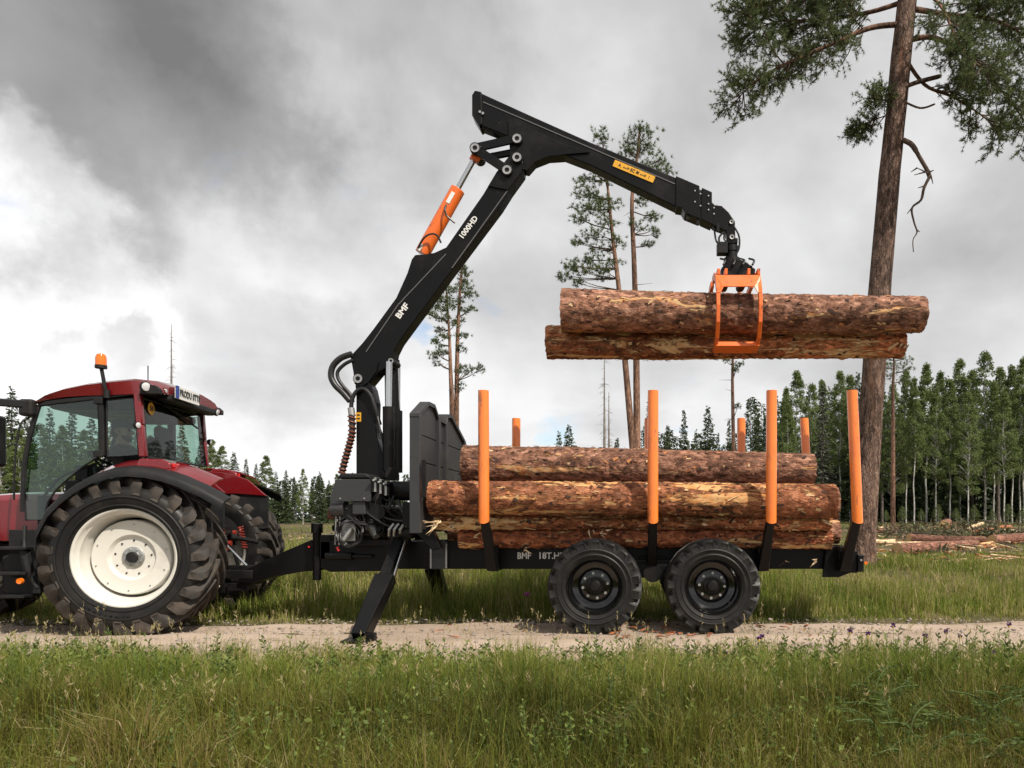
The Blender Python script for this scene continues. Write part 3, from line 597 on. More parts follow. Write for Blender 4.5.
    for s in (-1, 1):
        b = MB(); b.plate([TL(140, 394, -.86), TL(141.5, 386, -.86), TL(145, 383.5, -.86), TL(156, 385.5, -.86), TL(160, 389, -.86), TL(160, 394, -.86)], s * .80, s * .872); b.build('lamp_recess', PLASTIC, T, None, .006, local=True)
    # number plate on the rear edge of the roof
    xp = xr + .075
    b = MB(); b.box((xp, -.27, zr + .03), (.02, .60, .155)); pl = b.build('number_plate', WHITE, T, None, .004, local=True)
    b = MB(); b.box((xp + .006, -.54, zr + .03), (.02, .06, .150)); b.build('plate_band', BLUE, pl, local=True)
    me = text_mesh('PRODU 0TT8', .105, INK, .012); l = link('lettering', me, pl); l.location = (xp + .016, -.23, zr + .03); l.rotation_euler = (R(90), 0, R(90)); l.scale = (.86, 1.1, 1)
    # work lamps
    def lamp(name, c, d, r):
        d = Vector(d).normalized(); c = Vector(c); b = MB(); b.tube([c - d * r * 1.1, c - d * r * .5, c, c + d * .008], [r * .55, r * .98, r * 1.05, r * 1.0], 18); o = b.build(name, PLASTIC, T, 40, local=True)
        b = MB(); b.tube([c + d * .004, c + d * .014, c + d * .02], [r * .88, r * .8, r * .4], 18); b.build('lens', LENS, o, 40, local=True); return o
    x, z = TL(147, 388, -.80); lamp('work_lamp', (x + .03, -.885, z), (.75, -.6, -.15), .058)
    x, z = TL(158, 390, -.74); lamp('work_lamp', (x + .05, -.70, z - .01), (1, -.2, -.25), .042)
    lamp('work_lamp', (xr + .04, .66, zr - .04), (1, .0, -.25), .05)
    for s in (-1, 1):
        x, z = TL(140, 426, -.86); b = MB(); b.tube([(Cp[1][0], s * .82, Cp[1][1]), (x, s * .93, z)], .014, 6); b.build('lamp_bracket', PLASTIC, T, local=True)
        lamp('side_lamp', (x + .01, s * .93, z), (1, s * .25, -.1), .04)
    # beacon on its stalk, aerial
    x0, z0 = TL(107, 391, -.86); x1, z1 = TL(102, 367, -.86)
    b = MB(); b.tube(spline([(x0, -.86, z0 - .05), (x0 - .01, -.88, z0 + .04), (x1 + .01, -.88, z1 - .05), (x1, -.88, z1)], 4), [.02] * 13, 8); b.tube([(x0, -.86, z0 - .08), (x0, -.86, z0 + .01)], .032, 10); b.build('beacon_stalk', PLASTIC, T, 40, local=True)
    b = MB(); b.tube([(x1, -.88, z1 - .02), (x1, -.88, z1 + .015)], .060, 20); bs = b.build('beacon_base', PLASTIC, T, 40, local=True)
    b = MB(); b.tube([(x1, -.88, z1 + .015), (x1, -.88, z1 + .10), (x1, -.88, z1 + .135), (x1, -.88, z1 + .15)], [.056, .055, .043, .012], 20); b.build('beacon', AMBER, T, 40, local=True)
    x, z = TL(148, 380, -.55); b = MB(); b.tube([(x, -.55, z - .02), (x, -.55, z + .17)], .006, 6); b.build('aerial', PLASTIC, T, local=True)
    # mirror, front lamp bracket and grab rail at the front pillar
    x, z = TL(29, 408, -.84); b = MB(); b.box((x, -.86, z), (.15, .10, .19)); b.build('front_lamp_box', PLASTIC, T, None, .03, local=True)
    b = MB(); xa, za = TL(26, 404, -.9); b.bar((xa, -.88, za), (xa - .50, -1.05, za + .01), .05, .085); b.build('mirror_arm', PLASTIC, T, None, .012, local=True)
    xm, zm = TL(-1, 441, -1.05); b = MB(); b.box((xm - .02, -1.06, zm), (.08, .22, .56)); b.build('mirror', PLASTIC, T, None, .03, local=True)
    b = MB(); b.tube(spline([TP(14, 500, -.9), TP(14.5, 470, -.92), TP(17, 440, -.92), TP(22, 422, -.90), TP(30, 417, -.84)], 5), .010, 6); b.build('grab_rail', PLASTIC, T, 40, local=True)
    # steps
    for i, (px, py) in enumerate(((15, 548), (14, 573), (13, 596))):
        x, z = TL(px, py, -1.0); b = MB(); b.box((x, -.95, z), (.34, .30, .03)); b.box((x, -.82, z + .1), (.34, .03, .2)); b.build('step', PLASTIC, T, None, .006, local=True)
    x, z = TL(27, 560, -.98); b = MB(); b.tube(spline([TP(25, 526, -.95), TP(25, 550, -1.0), TP(30, 573, -1.0), TP(38, 588, -1.0)], 5), [.02] * 5 + [.05] * 6 + [.03] * 5, 8); b.build('mud_guard_edge', PLASTIC, T, 40, local=True)
    x, z = TL(21, 581, -1.08); lo = MB(); lo.lathe([(-.01, .001), (-.012, .03), (.02, .034), (.02, .001)], 16); lo.build('side_marker', AMBER, T, 40, local=True, loc=(x, -1.10, z))
    # rear mudguards: black lip outside, red sheet inside, red rear box with tail lamp
    arc = [TL(px, py, -1.27) for px, py in ((34, 545), (35, 530), (46, 509), (59, 496), (75, 484), (91, 475.5), (108, 470), (127, 468), (146, 469.5), (163, 473), (179, 478.5), (203, 489), (224, 501))]
    for s in (-1, 1):
        def strip(name, m, cross, lo_, hi_, bev=0):
            b = MB(); nn = len(cross); pts = arc[lo_:hi_]
            for lay in (0, -.018):
                for i, (x, z) in enumerate(pts):
                    d = Vector((x, z - .85)).normalized()
                    for v, up in cross: b.v.append((x + d.x * (up + lay) * .25, s * v, z + up + lay))
            kk = len(pts); oo = kk * nn
            q = [(i * nn + j, (i + 1) * nn + j, (i + 1) * nn + j + 1, i * nn + j + 1) for i in range(kk - 1) for j in range(nn - 1)]
            q2 = [tuple(oo + a for a in f[::-1]) for f in q]; e = []
            for i in range(kk - 1): e += [(i * nn, oo + i * nn, oo + (i + 1) * nn, (i + 1) * nn), (i * nn + nn - 1, (i + 1) * nn + nn - 1, oo + (i + 1) * nn + nn - 1, oo + i * nn + nn - 1)]
            for j in range(nn - 1): e += [(j, j + 1, oo + j + 1, oo + j), ((kk - 1) * nn + j, oo + (kk - 1) * nn + j, oo + (kk - 1) * nn + j + 1, (kk - 1) * nn + j + 1)]
            b.f = q + q2 + e; b.m = [0] * len(b.f); return b.build(name, m, T, 40, local=True)
        strip('mudguard_lip', PLASTIC, [(1.29, -.075), (1.285, -.03), (1.26, .0), (1.14, .035), (1.10, .042)], 0, 13 if s < 0 else 12)
        strip('mudguard', RED, [(1.098, .043), (1.0, .085), (.90, .125), (.80, .14)], 4, 12 if s < 0 else 11)
        b = MB(); b.plate([(p[0], p[1] - .02) for p in arc[1:12]] + [(arc[11][0], 1.15), (arc[1][0], 1.05)], s * .70, s * .74); b.build('wheel_arch_panel', PLASTIC, T, None, local=True)
        b = MB(); b.plate([(p[0], p[1] + .09) for p in arc[6:11]] + [(p[0], p[1] - .02) for p in arc[11:12]] + [(arc[9][0], 1.62), (arc[6][0], 1.60)], s * .672, s * .697); b.build('mudguard_side', RED, T, None, .01, local=True)
        x, z = TL(160, 462, -.95); b = MB(); b.plate([(x - .20, z - .08), (x - .16, z + .03), (x + .08, z + .025), (x + .17, z - .02), (x + .18, z - .10)], s * .76, s * 1.08); rb = b.build('mudguard_box', RED, T, None, .02, local=True)
        b = MB(); b.box((x + .165, s * .92, z - .045), (.06, .24, .05)); b.build('tail_lamp', REDLAMP, T, None, .01, local=True)
    # linkage at the back: arms, springs, couplings
    for s in (-1, 1):
        b = MB(); b.bar((.15, s * .42, .62), (1.05, s * .46, .60), .05, .10); b.build('lower_link', BLACKM, T, None, .01, local=True)
        b = MB(); b.tube([(.55, s * .44, .62), (.40, s * .40, 1.20)], .022, 8); b.build('lift_rod', BLACKM, T, 40, local=True)
        b = MB(); b.tube([(.36, s * .38, 1.18), (.05, s * .34, 1.22)], .05, 8); b.build('lift_arm', BLACKM, T, 40, local=True)
        hx = [(.62 + .06 * (t / 60) + .03 * math.cos(t * .9), s * .30 + .03 * math.sin(t * .9), 1.18 - .30 * t / 60) for t in range(60)]
        b = MB(); b.tube(hx, .009, 5); b.build('coiled_spring', REDSPR, T, 40, local=True)
    b = MB(); b.tube([(.30, 0, 1.12), (.95, 0, .98)], .03, 8); b.tube([(.45, 0, 1.085), (.70, 0, 1.03)], .045, 8); b.build('top_link', BLACKM, T, 40, local=True)
    b = MB(); b.box((.50, -.10, 1.02), (.10, .55, .34)); b.build('coupling_plate', BLACKM, T, None, .01, local=True)
    for i in range(8):
        b = MB(); x, y, z = .55, -.34 + (i % 4) * .14, 1.10 - (i // 4) * .13; b.tube([(x, y, z), (x + .07, y, z)], .026, 10); b.tube([(x + .07, y, z), (x + .10, y, z)], .034, 10); b.build('hydraulic_coupling', BLACKM if i % 3 else REDSPR, T, 40, local=True)
    b = MB(); b.tube([(.66, -.30, .98), (.92, -.30, .70)], .015, 8); b.build('lift_cylinder', STEEL, T, 40, local=True)
    b = MB(); b.bar((.25, 0, .50), (1.0, 0, .50), .12, .10); b.box((.75, 0, .42), (.25, .3, .1)); b.build('tow_hitch', BLACKM, T, None, .01, local=True)
    # seats, console, steering wheel
    b = MB(); b.box((-.50, .05, 1.64), (.50, .52, .15)); b.box((-.27, .05, 1.98), (.13, .50, .62), Matrix.Rotation(R(10), 3, 'Y')); b.box((-.22, .05, 2.36), (.09, .28, .17)); b.box((-.50, .05, 1.48), (.32, .34, .18)); b.build('seat', SEATF, T, None, .045, local=True)
    b = MB(); b.box((-.55, -.36, 1.62), (.50, .16, .10)); b.box((-.40, -.36, 1.50), (.30, .16, .2)); b.build('armrest_console', PLASTIC, T, None, .03, local=True)
    b = MB(); b.tube([(-1.12, 0, 1.10), (-.98, 0, 1.80)], .07, 10); b.box((-1.02, 0, 1.84), (.16, .36, .20)); b.box((-1.08, 0, 1.50), (.18, .5, .5)); b.build('steering_column', PLASTIC, T, 40, .02, local=True)
    b = MB(); rot = Matrix.Rotation(R(28), 3, 'Y'); ring = [Vector((-.84, 0, 2.02)) + rot @ Vector((.20 * math.cos(2 * math.pi * i / 28), .20 * math.sin(2 * math.pi * i / 28), 0)) for i in range(29)]; b.tube(ring, .016, 8)
    for i in range(3):
        a = 2 * math.pi * i / 3; b.tube([Vector((-.90, 0, 1.94)), Vector((-.84, 0, 2.02)) + rot @ Vector((.2 * math.cos(a), .2 * math.sin(a), 0))], .013, 6)
    b.build('steering_wheel', PLASTIC, T, 40, local=True)
    b = MB(); b.box((-.58, 0, 2.60), (1.0, 1.40, .11)); b.build('headliner', PLASTIC, T, None, .04, local=True)
    b = MB(); b.box((-.62, -.42, 1.70), (.42, .17, .12)); b.tube([(-.72, -.42, 1.76), (-.74, -.42, 1.95)], .022, 8); b.box((-.92, .45, 1.95), (.06, .22, .26)); b.build('control_console', SEATF, T, None, .02, local=True)
    b = MB(); b.tube(spline([TP(44, 496, -.66), TP(60, 478, -.66), TP(78, 470, -.66), TP(98, 463, -.66)], 5), .016, 6); b.build('door_handle_bar', PLASTIC, T, 40, local=True)
    return T
tractor()

def driver():
    # seated, turned to look back over the rear wheel; one skinned surface
    c, s = math.cos(TH), math.sin(TH)
    def loc(x, y, z): return Vector((c * x - s * y, s * x + c * y, z)) + TO
    x, z = TL(124, 432, -.63); hx, hz = x, z
    o = thing('person', 'man in dark jacket and black cap seated in the tractor cab', 'person', loc(hx - .08, -.30, 1.40))
    me = bpy.data.meshes.new('body')
    J = [(hx - .14, -.30, 1.60, .15), (hx - .12, -.33, 1.78, .155), (hx - .08, -.43, 1.98, .165), (hx - .06, -.54, hz - .20, .13), (hx - .03, -.60, hz - .13, .055), (hx - .01, -.63, hz - .04, .075), (hx - .015, -.63, hz + .04, .092), (hx - .02, -.63, hz + .10, .07), (hx + .055, -.635, hz - .05, .045),
         (hx - .06, -.34, hz - .24, .075), (hx + .02, -.10, hz - .48, .055), (hx + .20, -.20, hz - .58, .042), (hx + .30, -.27, hz - .58, .030),
         (hx - .06, -.70, hz - .24, .075), (hx + .02, -.68, hz - .46, .055), (hx + .20, -.60, hz - .56, .042), (hx + .30, -.55, hz - .56, .030),
         (hx - .12, -.18, 1.56, .11), (hx + .20, -.12, 1.62, .085), (hx + .24, -.12, 1.22, .06), (hx - .12, -.42, 1.56, .11), (hx + .20, -.46, 1.62, .085), (hx + .24, -.46, 1.22, .06)]
    E = [(0, 1), (1, 2), (2, 3), (3, 4), (4, 5), (5, 6), (6, 7), (5, 8), (3, 9), (9, 10), (10, 11), (11, 12), (3, 13), (13, 14), (14, 15), (15, 16), (0, 17), (17, 18), (18, 19), (0, 20), (20, 21), (21, 22)]
    base = o.location
    me.from_pydata([loc(*j[:3]) - base for j in J], E, [])
    tmp = bpy.data.objects.new('body', me); COL.objects.link(tmp)
    sk = tmp.modifiers.new('skin', 'SKIN')
    for i, j in enumerate(J): me.skin_vertices[0].data[i].radius = (j[3], j[3])
    me.skin_vertices[0].data[0].use_root = True
    ss = tmp.modifiers.new('sub', 'SUBSURF'); ss.levels = 2; ss.render_levels = 2
    dg = bpy.context.evaluated_depsgraph_get(); m2 = bpy.data.meshes.new_from_object(tmp.evaluated_get(dg)); bpy.data.objects.remove(tmp)
    m2.materials.clear(); m2.materials.append(CLOTH); m2.materials.append(SKIN)
    hb = loc(hx, -.63, hz) - base; hands = [loc(*J[k][:3]) - base for k in (12, 16)]
    for p in m2.polygons:
        p.use_smooth = True
        if p.center.z > hb.z - .15 or min((p.center - h).length for h in hands) < .07: p.material_index = 1
    link('body', m2, o)
    rot = Matrix.Rotation(TH, 3, 'Z')
    def put(name, b, m): b.v = [tuple(rot @ Vector(p) + hb) for p in b.v]; return b.build(name, m, o, 50, local=True)
    b = MB(); b.tube([(-.02, 0, .045), (-.02, 0, .09), (-.025, 0, .135), (-.03, 0, .15)], [.106, .108, .09, .03], 20); b.add([(.07, -.08, .05), (.16, -.05, .035), (.16, .05, .035), (.07, .08, .05), (.07, -.08, .062), (.16, -.05, .045), (.16, .05, .045), (.07, .08, .062)], [(0, 1, 2, 3), (7, 6, 5, 4), (0, 4, 5, 1), (1, 5, 6, 2), (2, 6, 7, 3)]); put('cap', b, CLOTH)
    b = MB(); b.tube([(.07, -.005, .025), (.105, -.005, -.015), (.085, -.005, -.03)], [.012, .018, .012], 8); put('nose', b, SKIN)
    for yy in (-.038, .028):
        b = MB(); b.tube([(.070, yy, .012), (.082, yy, .012)], [.014, .010], 8); put('eye', b, EYE)
    b = MB(); b.tube([(.078, -.035, -.055), (.088, -.005, -.057), (.078, .025, -.055)], .006, 6); put('mouth', b, REDLAMP)
    b = MB(); b.tube([(-.02, -.095, .02), (-.025, -.108, .0), (-.02, -.097, -.03)], [.02, .026, .012], 8); put('ear', b, SKIN)
    b = MB(); b.tube([(.055, 0, -.115), (.06, 0, -.085), (.02, -.07, -.06)], [.03, .042, .02], 8); b.tube([(-.06, 0, .045), (-.075, 0, -.02), (-.06, 0, -.07)], [.075, .075, .05], 12); put('hair', b, EYE)
driver()

# ------------------------------------------------------------------ timber trailer
YC = 9.18
def PX(pts, Y): return [(lambda q: (q.x, q.z))(P(x, y, Y)) for x, y in pts]
def trailer():
    T = thing('timber_trailer', 'black two-axle timber trailer with orange stakes behind the tractor', 'trailer', (0, YC, 0))
    # frame
    for y0, y1 in ((8.83, 8.95), (9.41, 9.53)):
        b = MB(); b.plate(PX([(384, 541), (832, 541), (832, 569), (384, 569)], 8.83), y0, y1); b.build('frame_beam', BLACK, T, None, .008)
    for X in (-2.2, -1.0, .23, 1.2, 2.1):
        b = MB(); b.box((X, YC, .82), (.12, .455, .22)); b.build('cross_member', BLACKM, T, None, .006)
    b = MB(); b.plate(PX([(320, 541), (386, 541), (386, 571), (330, 572), (320, 568)], 8.9), 8.90, 9.46); b.build('front_frame_box', BLACK, T, None, .012)
    b = MB(); b.plate(PX([(236, 583), (240, 572), (264, 560), (290, 548.5), (310, 540), (324, 540), (324, 570), (300, 572), (272, 577), (250, 584)], 9.0), 9.02, 9.34); b.build('drawbar', BLACK, T, None, .012)
    b = MB(); b.tube([P(225, 590, 9.18), P(240, 581, 9.18)], .055, 12); b.tube([P(228, 588, 9.18) + Vector((0, -.0, -.05)), P(228, 588, 9.18) + Vector((0, 0, .06))], .09, 16); b.build('tow_eye', BLACKM, T, 40)
    q = P(317, 552, 8.92); b = MB(); b.tube([(q.x, 8.92, P(0, 580, 8.92).z), (q.x, 8.92, P(0, 527, 8.92).z), (q.x, 8.92, P(0, 524, 8.92).z)], [.05, .05, .062], 16); b.tube([(q.x, 8.92, P(0, 533, 8.92).z), (q.x, 8.92, P(0, 523.5, 8.92).z)], .068, 16); b.box((q.x + .09, 9.0, P(0, 547, 8.9).z), (.16, .2, .30)); b.build('steering_post', BLACK, T, 40, .005)
    b = MB(); b.tube([P(326, 556, 8.86), P(352, 556, 8.86)], .045, 12); b.tube([P(352, 556, 8.86), P(372, 556, 8.86)], .022, 10); b.build('steering_cylinder', BLACKM, T, 40)
    b = MB(); b.box(P(309, 547, 8.95), (.022, .03, .022)); b.build('red_valve', REDLAMP, T, None, .006)
    # support legs, splayed to either side
    for s in (-1, 1):
        top = Vector((-2.81, YC + s * .50, 1.02)); foot = Vector((-2.84, YC + s * 1.66, -.0)); d = (foot - top).normalized()
        L = part_empty('support_leg', T, (0, 0, 0))
        b = MB(); b.bar(top, top + d * .95, .13, .12, (1, 0, 0)); b.build('inner_tube', BLACK, L, None, .008)
        k = top + d * .62; u = Vector((0, 0, 1)); a = Vector((1, 0, 0)); nrm = d.cross(a).normalized()
        b = MB(); b.add([k + a * x + nrm * n_ for x, n_ in ((-.11, -.075), (.11, -.075), (.11, .075), (-.11, .075))] + [foot + Vector((0, 0, .03)) + a * x + nrm * n_ for x, n_ in ((-.09, -.09), (.06, -.09), (.06, .09), (-.09, .09))], [(3, 2, 1, 0), (4, 5, 6, 7), (0, 1, 5, 4), (1, 2, 6, 5), (2, 3, 7, 6), (3, 0, 4, 7)]); b.build('outer_tube', BLACK, L, None, .014)
        mid = k.lerp(foot, .5); b = MB(); b.box(mid - nrm * .083, (.03, .06, .035)); b.build('lock_pin', INK, L)
        b = MB(); b.box(foot + Vector((-.02, -.0, .015)), (.30, .26, .025)); b.box(foot + Vector((.10, 0, .05)), (.10, .09, .08)); b.build('foot_plate', BLACKM, L, None, .006)
        b = MB(); b.tube([top + a * .09 + Vector((0, 0, .06)), k + a * .09 + d * .1], .018, 10); b.build('leg_cylinder_rod', STEEL, L, 40)
        b = MB(); b.box(top + Vector((.0, -s * .02, .05)), (.20, .16, .18)); b.build('leg_bracket', BLACKM, L, None, .01)
    for dx in (-.06, .0, .07):
        b = MB(); b.tube([(-2.86 + dx, 8.62, 1.08), (-2.84 + dx, 8.56, 1.15), (-2.80 + dx, 8.60, 1.22)], .018, 8); b.build('hose_fitting', ZINC, T, 40)
    # headboard: frame posts, ribs and sheet panels, seen from the load side
    H = part_empty('headboard', T, (0, 0, 0)); X0 = -2.40
    zt = lambda y: float(np.interp(y, [8.05, 8.45, 8.70, 8.88, 9.2, 9.28, 9.5, 10.30], [2.46, 2.655, 2.66, 2.54, 2.53, 2.64, 2.655, 2.38]))
    ys = [8.05, 8.14, 8.45, 8.70, 8.87, 8.93, 9.20, 9.27, 9.50, 9.90, 10.22, 10.30]
    b = MB()
    for i in range(len(ys) - 1):                        # top rail follows the two peaks
        y0, y1 = ys[i], ys[i + 1]; b.prism([(X0 - .10, y0, zt(y0) - .05), (X0 + .012, y0, zt(y0) - .05), (X0 + .012, y0, zt(y0)), (X0 - .10, y0, zt(y0))], (0, 0, 0)) if False else b.add([(X0 - .10, y, z) for y, z in ((y0, zt(y0) - .045), (y1, zt(y1) - .045), (y1, zt(y1)), (y0, zt(y0)))] + [(X0 + .012, y, z) for y, z in ((y0, zt(y0) - .045), (y1, zt(y1) - .045), (y1, zt(y1)), (y0, zt(y0)))], [(0, 3, 2, 1), (4, 5, 6, 7), (0, 1, 5, 4), (3, 7, 6, 2), (0, 4, 7, 3), (1, 2, 6, 5)])
    b.build('top_rail', GREYM, H)
    for y0, y1, thick in ((8.05, 8.13, .10), (8.86, 8.93, .10), (9.20, 9.27, .10), (10.22, 10.30, .10)):
        b = MB(); b.add([(X0 + x, y, z) for x in (-thick, .020) for y, z in ((y0, 1.12), (y1, 1.12), (y1, zt(y1) - .03), (y0, zt(y0) - .03))], [(0, 3, 2, 1), (4, 5, 6, 7), (0, 1, 5, 4), (3, 7, 6, 2), (0, 4, 7, 3), (1, 2, 6, 5)]); b.build('headboard_post', GREYM, H, None, .006)
    for (y0, y1) in ((8.135, 8.855), (8.935, 9.195), (9.275, 10.215)):
        rows = [1.15, 1.56, 1.93, 2.24]
        for i, z0 in enumerate(rows):
            if i < 3:
                b = MB(); b.box((X0 - .03, (y0 + y1) / 2, (z0 + rows[i + 1]) / 2), (.02, y1 - y0, rows[i + 1] - z0 - .014)); b.build('panel', GREYM, H, None, .004)
            else:
                yy = [y for y in ys if y0 < y < y1]; pts = [(y0, z0 + .007), (y1, z0 + .007)] + [(y, zt(y) - .05) for y in [y1] + yy[::-1] + [y0]]
                b = MB(); b.prism([(X0 - .04, y, z) for y, z in pts], (.02, 0, 0)); b.build('panel', GREYM, H)
        for z0 in rows[1:]:
            b = MB(); b.box((X0 - .062, (y0 + y1) / 2, z0), (.05, y1 - y0, .05)); b.build('rib', GREYM, H)
    q = P(422, 480, 8.06); b = MB(); b.box((q.x + .03, 8.03, 1.73), (.045, .03, .42)); b.build('latch_bar', BLACKM, H, None, .006)
    for s in (-1, 1):                                   # slanted feet of the headboard
        y = YC + s * .62
        b = MB(); pr = PX([(402, 502), (419, 502), (441, 548), (432, 551), (419, 536), (402, 524)], 8.50); b.plate(pr, y - .06, y + .06); b.build('headboard_foot', BLACK, H, None, .01)
    b = MB(); b.plate(PX([(429.5, 543), (432, 540), (444, 540), (447.5, 543), (447.5, 569), (429.5, 569)], 8.78), 8.785, 8.825); c1 = b.build('clamp_plate', GREYM, T, None, .004)
    for px in (430.8, 446.2):
        b = MB(); qq = P(px, 556, 8.775); b.box((qq.x, 8.778, qq.z), (.018, .012, .30)); b.build('clamp_strap', ZINC, c1)
    b = MB(); b.plate(PX([(431, 553), (446, 553), (446, 558), (431, 558)], 8.77), 8.775, 8.784); b.build('clamp_bar', INK, c1)
    # bunks and stakes
    for X, lean in ((-1.672, 0), (.224, 0), (1.55, 0), (2.52, -.07)):
        b = MB(); b.box((X, YC, .915), (.12, 1.22, .07)); b.box((X, YC, .80), (.10, 1.10, .30)); b.build('bunk_beam', BLACK, T, None, .008)
        for s in (-1, 1):
            yb, yt = YC + s * .56, YC + s * 1.10
            b = MB(); b.add([(X + x * (1 if z < 1 else .68), y, z) for x in (-.066, .066) for y, z in ((yb - .09 * s, .66), (yb + .07 * s, .66), (yt + .035 * s, 1.31), (yt - .045 * s, 1.31))], [(0, 3, 2, 1), (4, 5, 6, 7), (0, 1, 5, 4), (3, 7, 6, 2), (0, 4, 7, 3), (1, 2, 6, 5)]); b.build('bunk_post', BLACK, T, None, .01)
            p0 = Vector((X - .0, yt, 1.262)); p1 = Vector((X + lean, yt + s * .03, 2.715)); r = .060
            ax = (p1 - p0).normalized(); nn = 28; b = MB(); vs = []
            a_ = Vector((1, 0, 0)); u_ = ax.cross(a_).normalized()
            for rr in (r, r - .009):
                for t in (0, .012, .985, 1.0):
                    rk = rr * (.97 if (t == 1.0 and rr == r) else 1)
                    for j in range(nn):
                        g_ = 2 * math.pi * j / nn; c_ = a_ * math.cos(g_) + u_ * math.sin(g_)
                        sl = (-.035 * (math.sin(g_) * s) if t == 0 else 0)             # sleeve cut at a slant at its foot
                        vs.append(p0.lerp(p1, t) + c_ * rk + ax * sl)
            fo = [(i * nn + j, i * nn + (j + 1) % nn, (i + 1) * nn + (j + 1) % nn, (i + 1) * nn + j) for i in range(3) for j in range(nn)]
            o4 = 4 * nn; fi = [tuple(o4 + k for k in f[::-1]) for f in fo]
            fr = [(j, o4 + j, o4 + (j + 1) % nn, (j + 1) % nn) for j in range(nn)] + [(3 * nn + j, 3 * nn + (j + 1) % nn, o4 + 3 * nn + (j + 1) % nn, o4 + 3 * nn + j) for j in range(nn)]
            b.add(vs, fo + fi + fr); st = b.build('stake', STAKE, T, 40)
            b = MB(); b.tube([p1 - ax * .012, p1 - ax * .002], r - .010, nn); b.build('stake_cap', STAKEIN, st)
    # bogie and wheels
    for s in (-1, 1):
        y = YC + s * .56; b = MB(); b.plate([(-.62, .46), (-.30, .44), (.0, .58), (.46, .58), (.78, .44), (1.08, .46), (1.08, .60), (.60, .74), (-.12, .74), (-.62, .60)], y - .09, y + .09); b.build('bogie_beam', BLACK, T, None, .012)
        b = MB(); b.tube([(.233, y - .12, .64), (.233, y + .12, .64)], .11, 20); b.build('bogie_pivot', BLACKM, T, 40)
    b = MB(); b.box((.233, YC, .68), (.5, 1.0, .22)); b.box((.233, YC, .76), (.34, .72, .14)); b.build('axle_mount', BLACKM, T, None, .015)
    ty = tyre_mesh('tyre', .532, .50, .312, 18, .020, -.62, [RUBBER, RUBBER], .085, .35)
    first = None
    for X in (-.428, .894):
        for s in (-1, 1):
            w = part_empty('wheel', T, (X, s * .945, .525), (0, R(rnd.uniform(0, 40)), 0 if s < 0 else math.pi)); link('tyre', ty, w)
            if first is None:
                first = [lathe_part('rim', [(-.205, .322), (-.218, .320), (-.218, .305), (-.205, .298), (-.15, .292), (-.13, .272), (-.06, .262), (-.045, .235), (-.035, .20), (-.055, .17), (-.06, .11), (-.06, .02)], GLOSSBLACK, w, 64, 30, closed=False),
                         lathe_part('hub', [(-.055, .095), (-.075, .09), (-.08, .065), (-.13, .06), (-.14, .05), (-.142, .001)], BLACKM, w, 32, 30, closed=False)]
            else:
                for q in first: link(q.name.split('.')[0], q.data, w)
            nuts(w, 8, .142, -.062, 1.05)
            b = MB(); b.tube([(0, .05, 0), (0, .36, 0)], .07, 14); b.build('axle_stub', BLACKM, w, 40, local=True)
    # rear end plates with bolts
    b = MB(); b.plate(PX([(826, 546), (846, 546), (851, 572), (838, 577), (822, 577)], 8.78), 8.74, 8.80); b.build('rear_gusset', BLACK, T, None, .006)
    for (x0, x1, y0, y1, Y) in ((842, 852, 553, 571, 8.70), (852, 858, 551, 573, 8.74), (858, 864, 555, 572, 8.70)):
        pr = PX([(x0, y0), (x1, y0), (x1, y1), (x0, y1)], Y); b = MB(); b.plate(pr, Y, 2 * YC - Y); b.build('rear_bumper', BLACK, T, None, .008)
    for px, py in ((845, 558), (845, 566), (849, 556), (849, 568), (861, 560)):
        q = P(px, py, 8.69); o = link('bolt', NUTME, T, q - Vector((0, YC, 0))); o.scale = (.9, .6, .9)
    q = P(866, 563, 8.7); b = MB(); b.tube([(q.x, 8.72, q.z), (q.x, 8.70, q.z)], .02, 10); b.build('reflector', AMBER, T, 40)
    lettering('BMF', .110, WHITE, T, P(524, 556, 8.828), (1, 0, 0), (0, 0, 1), .022, .85)
    lettering('18T.HD', .110, WHITE, T, P(552, 556, 8.828), (1, 0, 0), (0, 0, 1), .022, .95)
    return T
TRAILER = trailer()

